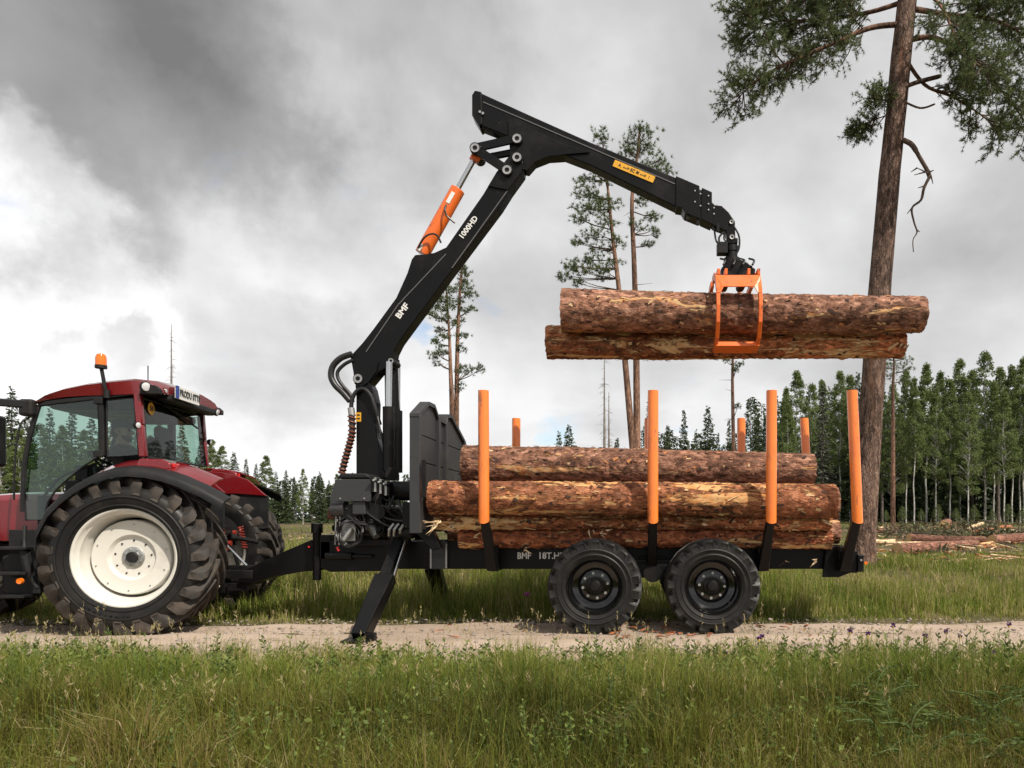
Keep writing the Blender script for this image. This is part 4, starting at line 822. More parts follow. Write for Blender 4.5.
# ------------------------------------------------------------------ loader crane
def crane():
    C = thing('loader_crane', 'black hydraulic loader crane on the trailer front reaching over the load', 'crane', (-3.4, YC, 0))
    Yn, Yf = YC - .11, YC + .11
    def ring_pin(px, py, r=.05, y0=Yn - .03, name='pivot_pin'):
        q = P(px, py, y0); b = MB(); b.tube([(q.x, y0, q.z), (q.x, 2 * YC - y0, q.z)], r, 18); o = b.build(name, BLACKM, C, 40)
        b = MB(); b.v = []; b.lathe([(-.008, r * .45), (-.010, r * .85), (0, r * .85)], 18); k = b.build('pin_cap', ZINC, o, 40, local=True); k.location = (q.x + 3.4, y0 - YC, q.z); return o
    # slew base and housing
    b = MB(); q = P(377, 500, YC); b.tube([(q.x, YC, .95), (q.x, YC, 1.16), (q.x, YC, 1.20), (q.x, YC, 1.62)], [.30, .30, .22, .20], 24); b.build('slew_column', BLACKM, C, 40)
    b = MB(); b.box((q.x, YC, .99), (.62, .72, .08)); b.build('base_flange', BLACKM, C, None, .012)
    b = MB(); b.tube([(q.x - .1, YC - .62, 1.36), (q.x - .1, YC + .62, 1.36)], .095, 18); b.tube([(q.x + .22, YC - .62, 1.36), (q.x + .22, YC + .62, 1.36)], .095, 18); b.build('slew_cylinders', BLACKM, C, 40)
    b = MB(); pr = PX([(337, 479.5), (373.5, 479.5), (372, 501.5), (331, 501.5)], 8.55); b.plate(pr, 8.50, 8.53); b.build('front_cover', GREYM, C, None, .006)
    b = MB(); pr = PX([(338, 479), (342, 473.5), (368, 473.5), (374, 479)], 8.60); b.plate(pr, 8.54, 8.95); b.build('cover_hump', PLASTIC, C, None, .02)
    for px in (340.5, 364.5):
        o = link('bolt', NUTME, C, P(px, 498.5, 8.498) - Vector((-3.4, YC, 0))); o.scale = (.7, .5, .7)
    b = MB(); q2 = P(402, 491, 8.8); b.tube([(q2.x - .14, 8.8, q2.z), (q2.x + .16, 8.8, q2.z)], .12, 18); b.tube([(q2.x + .16, 8.8, q2.z), (q2.x + .19, 8.8, q2.z)], .135, 18); b.build('slew_motor', BLACKM, C, 40)
    b = MB(); q2 = P(344, 509, 8.62); b.tube([(q2.x - .14, 8.62, q2.z), (q2.x + .02, 8.62, q2.z)], [.09, .10], 16); b.build('filter_can', GREYM, C, 40)
    b = MB(); q2 = P(361, 508, 8.6); b.box(q2, (.16, .14, .16)); b.build('valve_body', GREYM, C, None, .015)
    rg = random.Random(11)
    for i in range(7):                                  # row of valve sections with caps
        q2 = P(374.5 + i * 2.6, 484 + i * .9, 8.55 + i * .01); b = MB(); b.box(q2, (.03, .14, .17)); b.tube([q2 + Vector((0, -.07, .04)), q2 + Vector((0, -.13, .05))], .014, 8); b.build('valve_section', ZINC if i % 2 else BLACKM, C, None, .003)
    for i in range(10):                                  # pump, manifolds and fittings below the cover
        q2 = P(rg.uniform(338, 408), rg.uniform(506, 538), rg.uniform(8.65, 9.0)); b = MB(); d = Vector((rg.uniform(-1, 1), rg.uniform(-1, .2), rg.uniform(-.6, .6))).normalized(); r = rg.uniform(.03, .075); l = rg.uniform(.06, .16)
        b.tube([q2 - d * l, q2 + d * l * .6, q2 + d * l * .62, q2 + d * l], [r, r, r * .6, r * .6], 12); b.build('pump_fitting', (BLACKM, BLACKM, BLACK, GREYM, ZINC)[i % 5], C, 40)
    b = MB(); b.box(P(372, 522, 8.95), (.75, .3, .34)); b.build('pump_block', BLACKM, C, None, .02)
    for i in range(16):
        a = P(rg.uniform(336, 400), rg.uniform(478, 505), rg.uniform(8.55, 8.8)); e = P(rg.uniform(340, 412), rg.uniform(515, 541), rg.uniform(8.58, 8.85)); m = (a + e) / 2 + Vector((rg.uniform(-.2, .2), rg.uniform(-.16, -.02), rg.uniform(-.18, .05)))
        b = MB(); b.tube(spline([a, a.lerp(m, .5) + Vector((0, -.03, -.04)), m, e], 6), rg.uniform(.010, .017), 7); b.build('hydraulic_hose', HOSE, C, 40)
    for i in range(5):                                   # the coil of spare hose hung at the front
        q2 = P(349.5 + rg.uniform(-1.5, 1.5), 533 + rg.uniform(-1, 2), 8.52 + i * .012); r0 = .155 + rg.uniform(-.025, .02); b = MB(); b.tube([q2 + Vector((r0 * .95 * math.cos(2 * math.pi * k / 30), .02 * math.sin(k), r0 * 1.1 * math.sin(2 * math.pi * k / 30))) for k in range(31)], .0085, 6); b.build('hose_coil', HOSE, C, 40)
    b = MB(); b.box(P(349, 532, 8.66), (.17, .05, .22)); b.tube([P(343, 541, 8.55), P(352, 528, 8.58)], .03, 8); b.build('coil_hanger', ZINC, C, None, .01)
    for px in (336, 340):
        b = MB(); b.tube([P(px, 513, 8.6), P(px - 1, 545, 8.6)], .009, 6); b.build('lever_rod', ZINC, C)
    b = MB(); b.tube([P(337, 547, 8.58), P(339, 551, 8.58)], .016, 8); b.build('red_coupling', REDLAMP, C, 40)
    # pillar
    b = MB(); pr = PX([(356, 479.5), (356, 392), (355, 386), (358, 373), (366, 376), (372, 388), (375, 402), (374.5, 423), (377, 438), (382, 452), (389, 466), (394, 474), (394, 480)], Yn); b.plate(pr, Yn, Yf); b.build('pillar', BLACK, C, None, .012)
    b = MB(); b.tube(spline([P(351, 415, Yn - .06), P(352, 400, Yn - .06), P(357, 391, Yn - .05), P(364, 389, Yn - .05), P(371, 396, Yn - .05), P(375, 408, Yn - .04), P(380, 425, Yn)], 5), .026, 9); b.build('pillar_hose', HOSE, C, 40)
    q2 = P(358.5, 417, Yn - .003); b = MB(); b.box((q2.x, q2.y, q2.z), (.065, .004, .115)); s1 = b.build('warning_sticker', YELLOW, C)
    for dz in (.025, -.02):
        b = MB(); b.box((q2.x, q2.y - .003, q2.z + dz), (.035, .003, .018)); b.build('sticker_print', INK, s1)
    # lift cylinders
    for s, y in ((-1, YC - .16), (1, YC + .16)):
        b = MB(); b.tube([P(388.5, 471, YC - .16) * 1.0 + Vector((0, y - YC + .16, 0)), P(388.5, 407, YC - .16) + Vector((0, y - YC + .16, 0))], .070, 16); k = b.build('lift_cylinder', BLACK, C, 40)
        b = MB(); b.tube([P(388.5, 408, YC - .16) + Vector((0, y - YC + .16, 0)), P(389, 362, YC - .16) + Vector((0, y - YC + .16, 0))], .040, 14); b.build('cylinder_rod', STEEL, k, 40)
    b = MB(); b.tube([P(393, 430, YC + .16), P(392, 360, YC + .16)], .095, 16); b.build('outer_lift_barrel', BLACK, C, 40)
    b = MB(); b.tube([P(392, 474, YC - .26), P(392, 474, YC + .26) + Vector((.0, 0, 0))], .085, 16); b.build('cylinder_trunnion', BLACKM, C, 40)
    for px in (384, 387):
        b = MB(); b.tube(spline([P(376, 408, Yn - .02), P(380, 428, Yn - .05), P(px, 450, Yn - .05), P(px, 474, Yn - .05)], 5), .011, 6); b.build('hydraulic_hose', HOSE, C, 40)
    # main boom
    b = MB(); pr = PX([(350, 356), (362, 343), (373, 329), (396, 297.5), (407, 273), (411.5, 259), (415, 254.5), (424, 254), (434, 252.5), (446, 247), (483, 194), (496, 172), (503, 163), (511, 153), (520, 151), (525, 159), (523, 172), (510, 190), (500, 206), (452, 270), (399, 342), (394, 352), (391, 366), (379, 372), (369, 384), (362, 387), (354, 384), (353, 372)], Yn); b.plate(pr, Yn, Yf); mb = b.build('main_boom', BLACK, C, None, .014)
    b = MB(); b.plate(PX([(350.5, 355.5), (364, 361), (378.5, 361.5), (376, 372), (368, 383), (361, 387), (355, 383), (354, 372)], Yn - .02), Yn - .022, Yn - .002); b.build('boom_foot_plate', BLACK, C, None, .004)
    b = MB(); b.plate(PX([(488, 186), (499, 169.5), (505, 163), (511, 156), (520, 155), (523, 163), (521, 172), (508, 190)], Yn - .02), Yn - .022, Yn - .002); b.build('boom_head_plate', BLACK, C, None, .004)
    for (a, e) in (((366, 352), (398, 305)), ((398, 305), (446, 254)), ((452, 268), (508, 190))):
        b = MB(); b.bar(P(*a, Yn - .004), P(*e, Yn - .004), .010, .012, (0, 0, 1)); b.build('weld_strip', EDGEHI, mb)  # weld seams, coloured pale to paint the boom's edge highlights
    for pts, r in ((((352, 354), (341, 358), (333, 366), (331, 376), (335, 385), (343, 393), (350, 401)), .038), (((353, 360), (345, 364), (338, 371), (338, 378), (343, 386), (350, 394), (353, 402)), .022)):
        b = MB(); b.tube(spline([P(x, y, Yn - .04) for x, y in pts], 5), r, 10); b.build('gooseneck_hose', HOSE, C, 40)
    b = MB(); b.tube([P(351, 408, Yn - .05), P(352, 416, Yn - .05)], .042, 12); b.build('hose_clamp', ZINC, C, 40)
    for path in (((351.5, 415), (352, 432), (349, 446), (345, 460), (341.5, 474)), ((337, 503), (333.5, 511), (333, 519))):
        Yh = Yn - .06 if path[0][1] < 450 else 8.72
        ps = spline([P(x, y, Yh) for x, y in path], 10); b = MB(); b.tube(ps, .036 if Yh > 8.8 else .05, 10); hs = b.build('guarded_hose', HOSE, C, 40)
        hx = []; rr = .041 if Yh > 8.8 else .056
        n = len(ps) * 8
        for i in range(n):
            f = i / n * (len(ps) - 1); k = int(f); p = ps[k].lerp(ps[min(k + 1, len(ps) - 1)], f - k); an = 2 * math.pi * f / 2.6
            hx.append(p + Vector((math.cos(an) * rr, math.sin(an) * rr, 0)))
        b = MB(); b.tube(hx, .011, 5); b.build('spiral_guard', SPIRAL, hs, 40)
    ang = math.atan2(206 - 342, 500 - 399); xd = (math.cos(ang), 0, -math.sin(ang)); ud = (math.sin(ang), 0, math.cos(ang))
    lettering('BMF', .105, WHITE, C, P(402.5, 311, Yn - .003), xd, ud, .03, 1.1)
    lettering('1000HD', .096, WHITE, C, P(468.5, 227.5, Yn - .003), xd, ud, .028, 1.0)
    # boom cylinder, orange
    b = MB(); b.tube([P(422, 254, YC - .02), P(458, 189.5, YC - .02)], .092, 24); cy = b.build('boom_cylinder', ORANGE, C, 40, .006)
    b = MB(); b.tube([P(456, 192, YC - .02), P(476, 156, YC - .02)], .034, 14); b.build('cylinder_rod', STEEL, cy, 40)
    b = MB(); b.tube([P(474, 160.5, YC - .1), P(477, 154.5, YC - .1)], .001, 6); b.tube([P(473.5, 161, YC - .02), P(477.5, 153.5, YC - .02)], .06, 14); b.tube([P(476.5, 156, YC - .10), P(476.5, 156, YC + .06)], .065, 14); b.build('rod_eye', ORANGE, cy, 40)
    for c_, l in (((450.5, 197.5), 12), ((420, 247), 7)):
        q3 = P(*c_, YC - .114); dd = (P(458, 189.5, YC) - P(422, 254, YC)).normalized(); b = MB(); b.bar(q3 - dd * l * .0064, q3 + dd * l * .0064, .05, .006, (0, 1, 0)); b.build('white_label', WHITE, cy)
    b = MB(); b.tube(spline([P(446, 205, YC - .12), P(445, 210, YC - .16), P(447, 216, YC - .15), P(455, 223, YC - .12)], 5), .012, 7); b.build('hydraulic_hose', HOSE, C, 40)
    b = MB(); b.tube(spline([P(418, 248, YC - .12), P(424, 238, YC - .17), P(431, 234, YC - .17), P(437, 235.5, YC - .16), P(441, 243, YC - .12)], 5), .012, 7); b.build('hydraulic_hose', HOSE, C, 40)
    # link arms and pins
    for s in (-1, 1):
        y = YC + s * .145
        def arm(a, e, w, nm):
            a, e = P(*a, y), P(*e, y); b = MB(); b.bar(a, e, w, .035, (0, 1, 0))
            for p in (a, e): b.tube([(p.x, y - .018, p.z), (p.x, y + .018, p.z)], w * .66, 18)
            b.build(nm, BLACK, C, 40, .004)
        arm((475, 148), (517, 138.6), .10, 'upper_link'); arm((476, 149.5), (507, 170), .11, 'lower_link')
    b = MB(); b.bar(P(484, 158, YC - .06), P(515, 152, YC - .06), .07, .05, (0, 1, 0)); b.build('link_brace', BLACK, C)
    for px, py in ((475, 148), (517, 138.6), (517, 157.4), (507, 170)): ring_pin(px, py, .066, YC - .17)
    ring_pin(358, 378.6, .065, YC - .145); ring_pin(391, 361, .04, YC - .13)
    # outer boom with its telescoping end
    b = MB(); b.plate(PX([(480, 92), (535, 117), (590, 141.5), (677, 177.5), (677, 207), (590, 164.5), (564, 154.5), (548, 155.5), (534, 161), (527, 169), (519, 167), (511, 157), (511, 137), (481, 125)], Yn), YC - .10, YC + .10); ob = b.build('outer_boom', BLACK, C, None, .012)
    b = MB(); b.plate(PX([(472, 95), (475, 90.5), (481.5, 92), (482, 124), (479, 126), (472, 115)], Yn), YC - .115, YC + .115); b.build('boom_end_cap', BLACK, C, None, .008)
    b = MB(); b.plate(PX([(508, 119), (527, 127), (560, 142), (590, 152), (566, 154), (548, 156), (534, 162), (527, 170), (517, 168), (510, 158)], Yn - .02), YC - .124, YC - .104); b.build('boom_side_plate', BLACK, C, None, .004)
    for a, e in (((483, 102), (600, 152)), ((600, 152), (675, 184))):
        b = MB(); b.bar(P(*a, YC - .103), P(*e, YC - .103), .010, .012, (0, 0, 1)); b.build('weld_strip', EDGEHI, ob)  # pale colour paints the highlight along this boom's edge
    b = MB(); b.bar(P(484, 125, YC - .05), P(512, 137, YC - .05), .07, .10); b.build('extension_cylinder', BLACKM, C, None, .008)
    for px, py in ((480, 112), (483, 113.5)):
        o = link('bolt', NUTME, C, P(px, py, YC - .12) - Vector((-3.4, YC, 0))); o.scale = (1.1, .5, 1.1)
    b = MB(); b.plate(PX([(676, 176), (699.5, 186), (699.5, 219), (685, 213), (682, 208), (676, 207)], Yn), YC - .118, YC + .118); b.build('boom_sleeve', BLACK, C, None, .006)
    b = MB(); b.plate(PX([(698, 188.5), (702, 189), (702, 219), (698, 218)], Yn), YC - .085, YC + .085); b.build('sleeve_gap', INK, C)
    b = MB(); b.plate(PX([(702, 187.5), (712, 192), (712, 224), (701, 219)], Yn), YC - .112, YC + .112); b.build('sleeve_ring', BLACK, C, None, .006)
    for px, py in ((695, 191), (695, 202), (700.5, 194), (700.5, 206), (708.5, 196), (708.5, 204), (708.5, 210), (714, 208), (714, 214)):
        o = link('bolt', NUTME, C, P(px, py, YC - .116) - Vector((-3.4, YC, 0))); o.scale = (.65, .5, .65)
    b = MB(); b.plate(PX([(711, 199), (716, 203.5), (723, 204.5), (729, 210), (735.5, 220), (736, 240), (733, 243), (728, 241), (726.5, 230), (714, 225), (711, 222)], Yn), YC - .075, YC + .075); b.build('boom_tip', BLACK, C, None, .012)
    for px, py in ((718, 228), (688, 216), (698, 221)):
        b = MB(); q3 = P(px, py, YC - .08); b.box(q3, (.03, .04, .10)); b.build('grease_stop', BLACKM, C)
    ring_pin(731.5, 222, .03, YC - .085); ring_pin(732, 237, .035, YC - .085)
    ang = math.atan2(177 - 141, 676 - 590); q3 = P(634, 171.3, YC - .108)
    xd = Vector((math.cos(ang), 0, -math.sin(ang))); b = MB(); b.bar(q3 - xd * .275, q3 + xd * .275, .004, .085, (0, 0, 1)); ys_ = b.build('yellow_sticker', YELLOW, C)
    lettering('A  ---> SC M --->  !', .058, INK, ys_, q3 + Vector((0, -.005, 0)), xd, (0, 0, 1), .012, .92)
    # hoses at the tip
    for i, (a, m1, m2, e) in enumerate((((724, 232), (719, 238), (721, 246), (727, 252)), ((734, 226), (739, 236), (739, 248), (735, 256)), ((727, 228), (724, 238), (729, 244), (731, 250)), ((714, 224), (716, 240), (722, 247), (728, 252)))):
        b = MB(); b.tube(spline([P(*k, YC - .09 + .02 * i) for k in (a, m1, m2, e)], 6), .013, 7); b.build('tip_hose', HOSE, C, 40)
    return C
crane()

def grapple():
    X0 = P(731.6, 0, YC).x; G = thing('log_grapple', 'orange log grapple hanging from the boom tip round two logs', 'grapple', (X0, YC, 3.35))
    z = lambda py: P(0, py, YC).z
    b = MB(); b.tube([(X0, YC, z(240)), (X0, YC, z(246)), (X0, YC, z(246.5)), (X0, YC, z(252)), (X0, YC, z(252.5)), (X0, YC, z(258)), (X0, YC, z(258.5)), (X0, YC, z(264))], [.05, .05, .085, .085, .075, .075, .10, .10], 22); b.build('rotator', BLACKM, G, 30)
    b = MB(); b.box(P(722, 249, YC - .05), (.13, .12, .15)); b.build('rotator_valve', BLACKM, G, None, .01)
    b = MB(); b.box((X0, YC - .0, z(243)), (.14, .16, .08)); b.build('rotator_link', BLACK, G, None, .015)
    b = MB(); pr = PX([(719, 274), (726, 265), (738, 264), (746, 268), (753, 274), (752, 281), (720, 281)], YC); b.plate(pr, YC - .20, YC + .20); b.build('grapple_head', BLACK, G, None, .015)
    xl, xr = P(717.5, 0, 8.7).x, P(759.5, 0, 8.7).x
    b = MB(); b.tube([(1.18, YC - .26, 4.30), (1.18, YC + .26, 4.30)], .055, 14); b.tube([(1.40, YC - .26, 4.30), (1.40, YC + .26, 4.30)], .055, 14); b.build('grapple_cylinder', BLACKM, G, 40)
    for i in range(4):
        b = MB(); xx = 1.10 + .12 * i; b.tube(spline([(xx, YC - .12, z(262)), (xx + .05, YC - .2, z(266)), (xx + .02, YC - .26, z(272))], 4), .014, 6); b.build('grapple_hose', HOSE, G, 40)
    for s in (-1, 1):
        cl = part_empty('claw', G, (0, 0, 0))
        outer = [(9.10, 4.335), (8.92, 4.33), (8.74, 4.24), (8.63, 4.05), (8.595, 3.84), (8.62, 3.64), (8.72, 3.47), (8.86, 3.385), (9.02, 3.36)]
        inner = [(9.02, 3.395), (8.88, 3.435), (8.76, 3.52), (8.675, 3.66), (8.655, 3.84), (8.69, 4.02), (8.79, 4.17), (8.93, 4.245), (9.10, 4.25)]
        if s > 0: outer, inner = outer[:6], inner[3:]
        pr = [(y if s < 0 else 2 * YC - y, zz) for y, zz in outer + inner]
        for xx in (xl, xr):
            b = MB(); n = len(pr); vs = [(xx - .022, y, zz) for y, zz in pr] + [(xx + .022, y, zz) for y, zz in pr]; h = len(outer)
            fs = []
            for k in range(h - 1):
                a_, b_, c_, d_ = k, k + 1, n - 2 - k, n - 1 - k
                fs += [(a_, b_, c_, d_), (n + d_, n + c_, n + b_, n + a_)]
            fs += [((k + 1) % n, k, n + k, n + (k + 1) % n) for k in range(n)]
            b.add(vs, fs); b.build('side_plate', ORANGE, cl, None, .005)
        ym = lambda y: y if s < 0 else 2 * YC - y
        zt, zb, ch = 4.235, 4.02, .055
        b = MB(); a0 = [(xl - .02, zt), (xr + .02, zt), (xr + .02, zb - .03), (xr - .03, zb - .03), (xr - .07, zb + .05), (xl + .07, zb + .05), (xl + .03, zb - .03), (xl - .02, zb - .03)]
        def ysl(zz): return np.interp(zz, [3.9, 4.05, 4.24], [8.60, 8.635, 8.735])
        vs = [(x, ym(ysl(zz) - .006), zz) for x, zz in a0] + [(x, ym(ysl(zz) + .02), zz) for x, zz in a0]; n = len(a0)
        b.add(vs, [tuple(range(n)), tuple(range(2 * n - 1, n - 1, -1))] + [((k + 1) % n, k, n + k, n + (k + 1) % n) for k in range(n)]); b.build('cross_plate', ORANGE, cl)
        for xx in (xl, xl + .09, xr - .14, xr - .02):
            b = MB(); b.box((xx + .02, ym(8.80), 4.285), (.035, .12, .075)); b.build('pivot_lug', ORANGE, cl, None, .006)
        b = MB(); b.add([(x, ym(y), zz) for x in (xl - .015, xr + .015) for y, zz in (((8.80, 3.395), (8.99, 3.345), (9.02, 3.38), (8.83, 3.455)) if s < 0 else ((8.60, 3.70), (8.615, 3.62), (8.69, 3.63), (8.675, 3.71)))], [(0, 3, 2, 1), (4, 5, 6, 7), (0, 1, 5, 4), (3, 7, 6, 2), (0, 4, 7, 3), (1, 2, 6, 5)]); b.build('tip_bar', ORANGE, cl, None, .005)
grapple()

# ------------------------------------------------------------------ logs
FLAKED = mat('dark_bark_flake', (0.055, 0.030, 0.022), 0.9); FLAKEO = mat('orange_bark_flake', (0.46, 0.19, 0.075), 0.85); FLAKEP = mat('pale_bark_strip', (0.62, 0.43, 0.23), 0.85)
def log(name, label, p0, p1, r0, r1, bark, seed, group=None, seg=230, n=60, cat='log', bow=0.02, rough=1.0, ends=True):
    p0, p1 = Vector(p0), Vector(p1); d = p1 - p0; Ln = d.length; g = random.Random(seed); o3 = Vector((seed * 3.7, seed * 1.3, seed * 2.1))
    vs = []; ph = g.uniform(0, 6.28)
    for i in range(seg + 1):
        t = i / seg; x = t * Ln; rr = r0 + (r1 - r0) * t; e = min(t, 1 - t) * seg
        oy, oz = bow * math.sin(math.pi * t) * math.cos(ph), bow * math.sin(math.pi * t) * math.sin(ph)
        for j in range(n):
            a = 2 * math.pi * j / n; ca, sa = math.cos(a), math.sin(a)
            q = Vector((x * 1.1, ca * rr * 5, sa * rr * 5)) + o3
            k = rr * (1 + rough * (.05 * mnoise.noise(q * .7) + .028 * mnoise.noise(q * 2.3) + .022 * mnoise.noise(q * 6) + .024 * mnoise.noise(q * 15)))
            if rough and seg > 100:
                vd = mnoise.voronoi(Vector((x * 9, ca * rr * 26, sa * rr * 26)) + o3)[0]; k += .010 * min(1.0, (vd[1] - vd[0]) * 2.2) - .005 + .006 * mnoise.noise(q * 22)
            xx = x + (g.uniform(-.008, .008) if i in (0, seg) else 0) * rough
            vs.append((xx, oy + ca * k, oz + sa * k))
    kn = [(g.uniform(.04, .96) * Ln, g.uniform(0, 6.283), g.uniform(.02, .045)) for _ in range(int(Ln * 2.2 * rough))]     # branch stubs
    for q_, (kx, ka, kr) in enumerate(kn):
        for i in range(max(0, int((kx - .09) / Ln * seg)), min(seg, int((kx + .09) / Ln * seg) + 1) + 1):
            for j in range(n):
                p = vs[i * n + j]; rr = r0 + (r1 - r0) * i / seg; da = (2 * math.pi * j / n - ka + math.pi) % (2 * math.pi) - math.pi; dd = math.hypot(p[0] - kx, da * rr) / (kr * 1.3)
                if dd < 2: f = 1 + .11 * math.exp(-dd * dd * 1.5); vs[i * n + j] = (p[0], p[1] * f, p[2] * f)
    fs = [(i * n + j, i * n + (j + 1) % n, (i + 1) * n + (j + 1) % n, (i + 1) * n + j) for i in range(seg) for j in range(n)]
    b = MB(); b.add(vs, fs); o = bpy.data.objects.new(name, b.mesh(name, bark, 60)); COL.objects.link(o)
    x = d.normalized(); u = Vector((0, 0, 1)); y = u.cross(x).normalized(); zz = x.cross(y); M4 = Matrix((x, y, zz)).transposed().to_4x4()
    M4 = M4 @ Matrix.Rotation(g.uniform(0, 6.28), 4, 'X'); M4.translation = p0; o.matrix_world = M4
    tag(o, label, cat, group)
    if seg > 100:                                       # loose bark flakes and torn strips standing off the surface
        fb = MB()
        for _ in range(int(95 * Ln)):
            i = g.randrange(2, seg - 6); j = g.randrange(n); p = Vector(vs[i * n + j]); rr = max(.05, math.hypot(p.y, p.z)); nr = Vector((0, p.y, p.z)).normalized(); ta = Vector((0, -nr.z, nr.y)); ax = Vector((1, 0, 0)); L_ = g.uniform(.015, .075) * (2.2 if g.random() < .12 else 1); w_ = g.uniform(.006, .022); lift = g.uniform(.004, .016)
            a_ = ax * math.cos(q_a := g.gauss(0, .35)) + ta * math.sin(q_a); t_ = nr.cross(a_); z_ = p + nr * .004
            fb.add([z_ - a_ * L_ * .5 - t_ * w_, z_ + a_ * L_ * .5 - t_ * w_ * g.uniform(.2, 1) + nr * lift, z_ + a_ * L_ * .45 + t_ * w_ * g.uniform(.3, 1) + nr * lift, z_ - a_ * L_ * .4 + t_ * w_], [(0, 1, 2, 3)], g.choice((0, 0, 0, 1, 1, 2, 3)))
        fo_ = fb.build('bark_flakes', [bark, FLAKED, FLAKEO, FLAKEP], o, local=True); fo_['kind'] = 'stuff'
    if ends:
        for i, sx in ((0, -1), (seg, 1)):
            b = MB(); ring = vs[i * n:(i + 1) * n]; cx = sum(p[0] for p in ring) / n; cy = sum(p[1] for p in ring) / n; cz = sum(p[2] for p in ring) / n
            mid = [(cx + sx * .004 + g.uniform(-.004, .004), cy + (p[1] - cy) * .5, cz + (p[2] - cz) * .5) for p in ring]
            b.add(list(ring) + mid + [(cx + sx * .003, cy, cz)], [(j, (j + 1) % n, n + (j + 1) % n, n + j) for j in range(n)] + [(n + j, n + (j + 1) % n, 2 * n) for j in range(n)]); c = b.build('cut_end', WOODEND, o, 40, local=True)
    return o
def X_(px, Y): return (px - CX) * Y / F
log('log', 'thick grey-brown log held uppermost in the orange grapple', (X_(562, 9.0), 9.0, 3.885), (X_(922, 9.0), 9.0, 3.83), .265, .222, BARKG, 1, 'logs in the grapple', bow=.015)
log('log', 'red-brown log with pale peeled streaks under the thicker one in the grapple', (X_(547, 9.38), 9.38, 3.575), (X_(902, 9.38), 9.36, 3.545), .215, .175, BARKL, 2, 'logs in the grapple', bow=.02)
load = [((431, 834), 8.43, 1.525, 1.49, .198, .198, BARKO, 'thick orange-brown log lying against the near stakes on the trailer'),
        ((436, 830), 8.62, 1.262, 1.245, .108, .104, BARKL, 'log wedged behind and below the near stakes on the trailer load'),
        ((460, 831), 8.73, 1.035, 1.03, .112, .118, BARKR, 'lowest red-brown log on the near side of the trailer bunks'),
        ((464, 813), 9.16, 1.975, 1.90, .235, .200, BARKG, 'topmost grey-brown log crowning the trailer load'),
        ((450, 838), 9.06, 1.115, 1.115, .15, .15, BARKG, 'bottom log in the middle of the trailer bunks'),
        ((455, 832), 9.48, 1.125, 1.125, .16, .15, BARKR, 'bottom log on the far side of the trailer bunks'),
        ((448, 836), 9.31, 1.50, 1.47, .235, .22, BARKG, 'log in the middle of the load under the topmost log'),
        ((462, 836), 9.80, 1.53, 1.50, .235, .22, BARKO, 'log against the far stakes behind the topmost log')]
for i, ((a, e), Y, z0, z1, r0, r1, bk, lab) in enumerate(load):
    log('log', lab, (max(X_(a, Y), -2.375), Y, z0), (X_(e, Y), Y, z1), r0, r1, bk, 10 + i, 'logs loaded on the trailer')
# torn fibres hanging from the log ends and scraps of bark
def splinters():
    b = MB(); g = random.Random(4)
    for (px, py, Y, n, L) in ((437, 523, 8.3, 9, .20), (452, 526, 8.5, 6, .16), (592, 528, 8.52, 4, .14), (603, 533, 8.52, 4, .12), (528, 549, 8.6, 3, .12), (815, 560, 8.6, 3, .12), (783, 563, 8.72, 2, .10), (700, 522, 8.4, 4, .12), (905, 345, 9.15, 5, .10), (827, 520, 8.4, 5, .10)):
        for k in range(n):
            p = P(px + g.uniform(-4, 4), py + g.uniform(-3, 3), Y); d = Vector((g.uniform(-1, 1), g.uniform(-.5, .1), g.uniform(-1, .3))).normalized() * L * g.uniform(.4, 1); w = Vector((g.uniform(-1, 1), 0, g.uniform(-1, 1))).normalized() * g.uniform(.008, .02)
            b.prism([p - w, p + d - w * .1, p + w], (0, .006, 0))
    tag(b.build('wood_splinters', PALEWOOD), 'pale torn bark strips hanging from the loaded logs', 'splinters', kind='stuff')
splinters()

# ------------------------------------------------------------------ foliage helpers
def rng(s): return np.random.default_rng(s)
def unit(a): return a / np.maximum(np.linalg.norm(a, axis=-1, keepdims=True), 1e-9)
def blades_tri(c, d, ln, wd, g, up=None):
    """thin triangles: base at c, pointing along d"""
    n = len(c); r = unit(g.normal(size=(n, 3))); s = unit(np.cross(d, r)) * (np.asarray(wd).reshape(-1, 1) / 2)
    V = np.stack([c - s, c + s, c + d * np.asarray(ln).reshape(-1, 1)], 1).reshape(-1, 3); return V
def diamonds(c, d, ln, wd, g):
    n = len(c); r = unit(g.normal(size=(n, 3))); s = unit(np.cross(d, r)) * (np.asarray(wd).reshape(-1, 1) / 2); L_ = d * np.asarray(ln).reshape(-1, 1)
    return np.stack([c, c + L_ * .45 + s, c + L_, c + L_ * .45 - s], 1).reshape(-1, 3)
def tri_mesh(name, V, m, tint, per=3):
    return np_mesh(name, V, np.arange(len(V)), per, [m], np.repeat(tint, per))
def trunk_mb(pts, rs, n=10): b = MB(); b.tube(pts, rs, n); return b

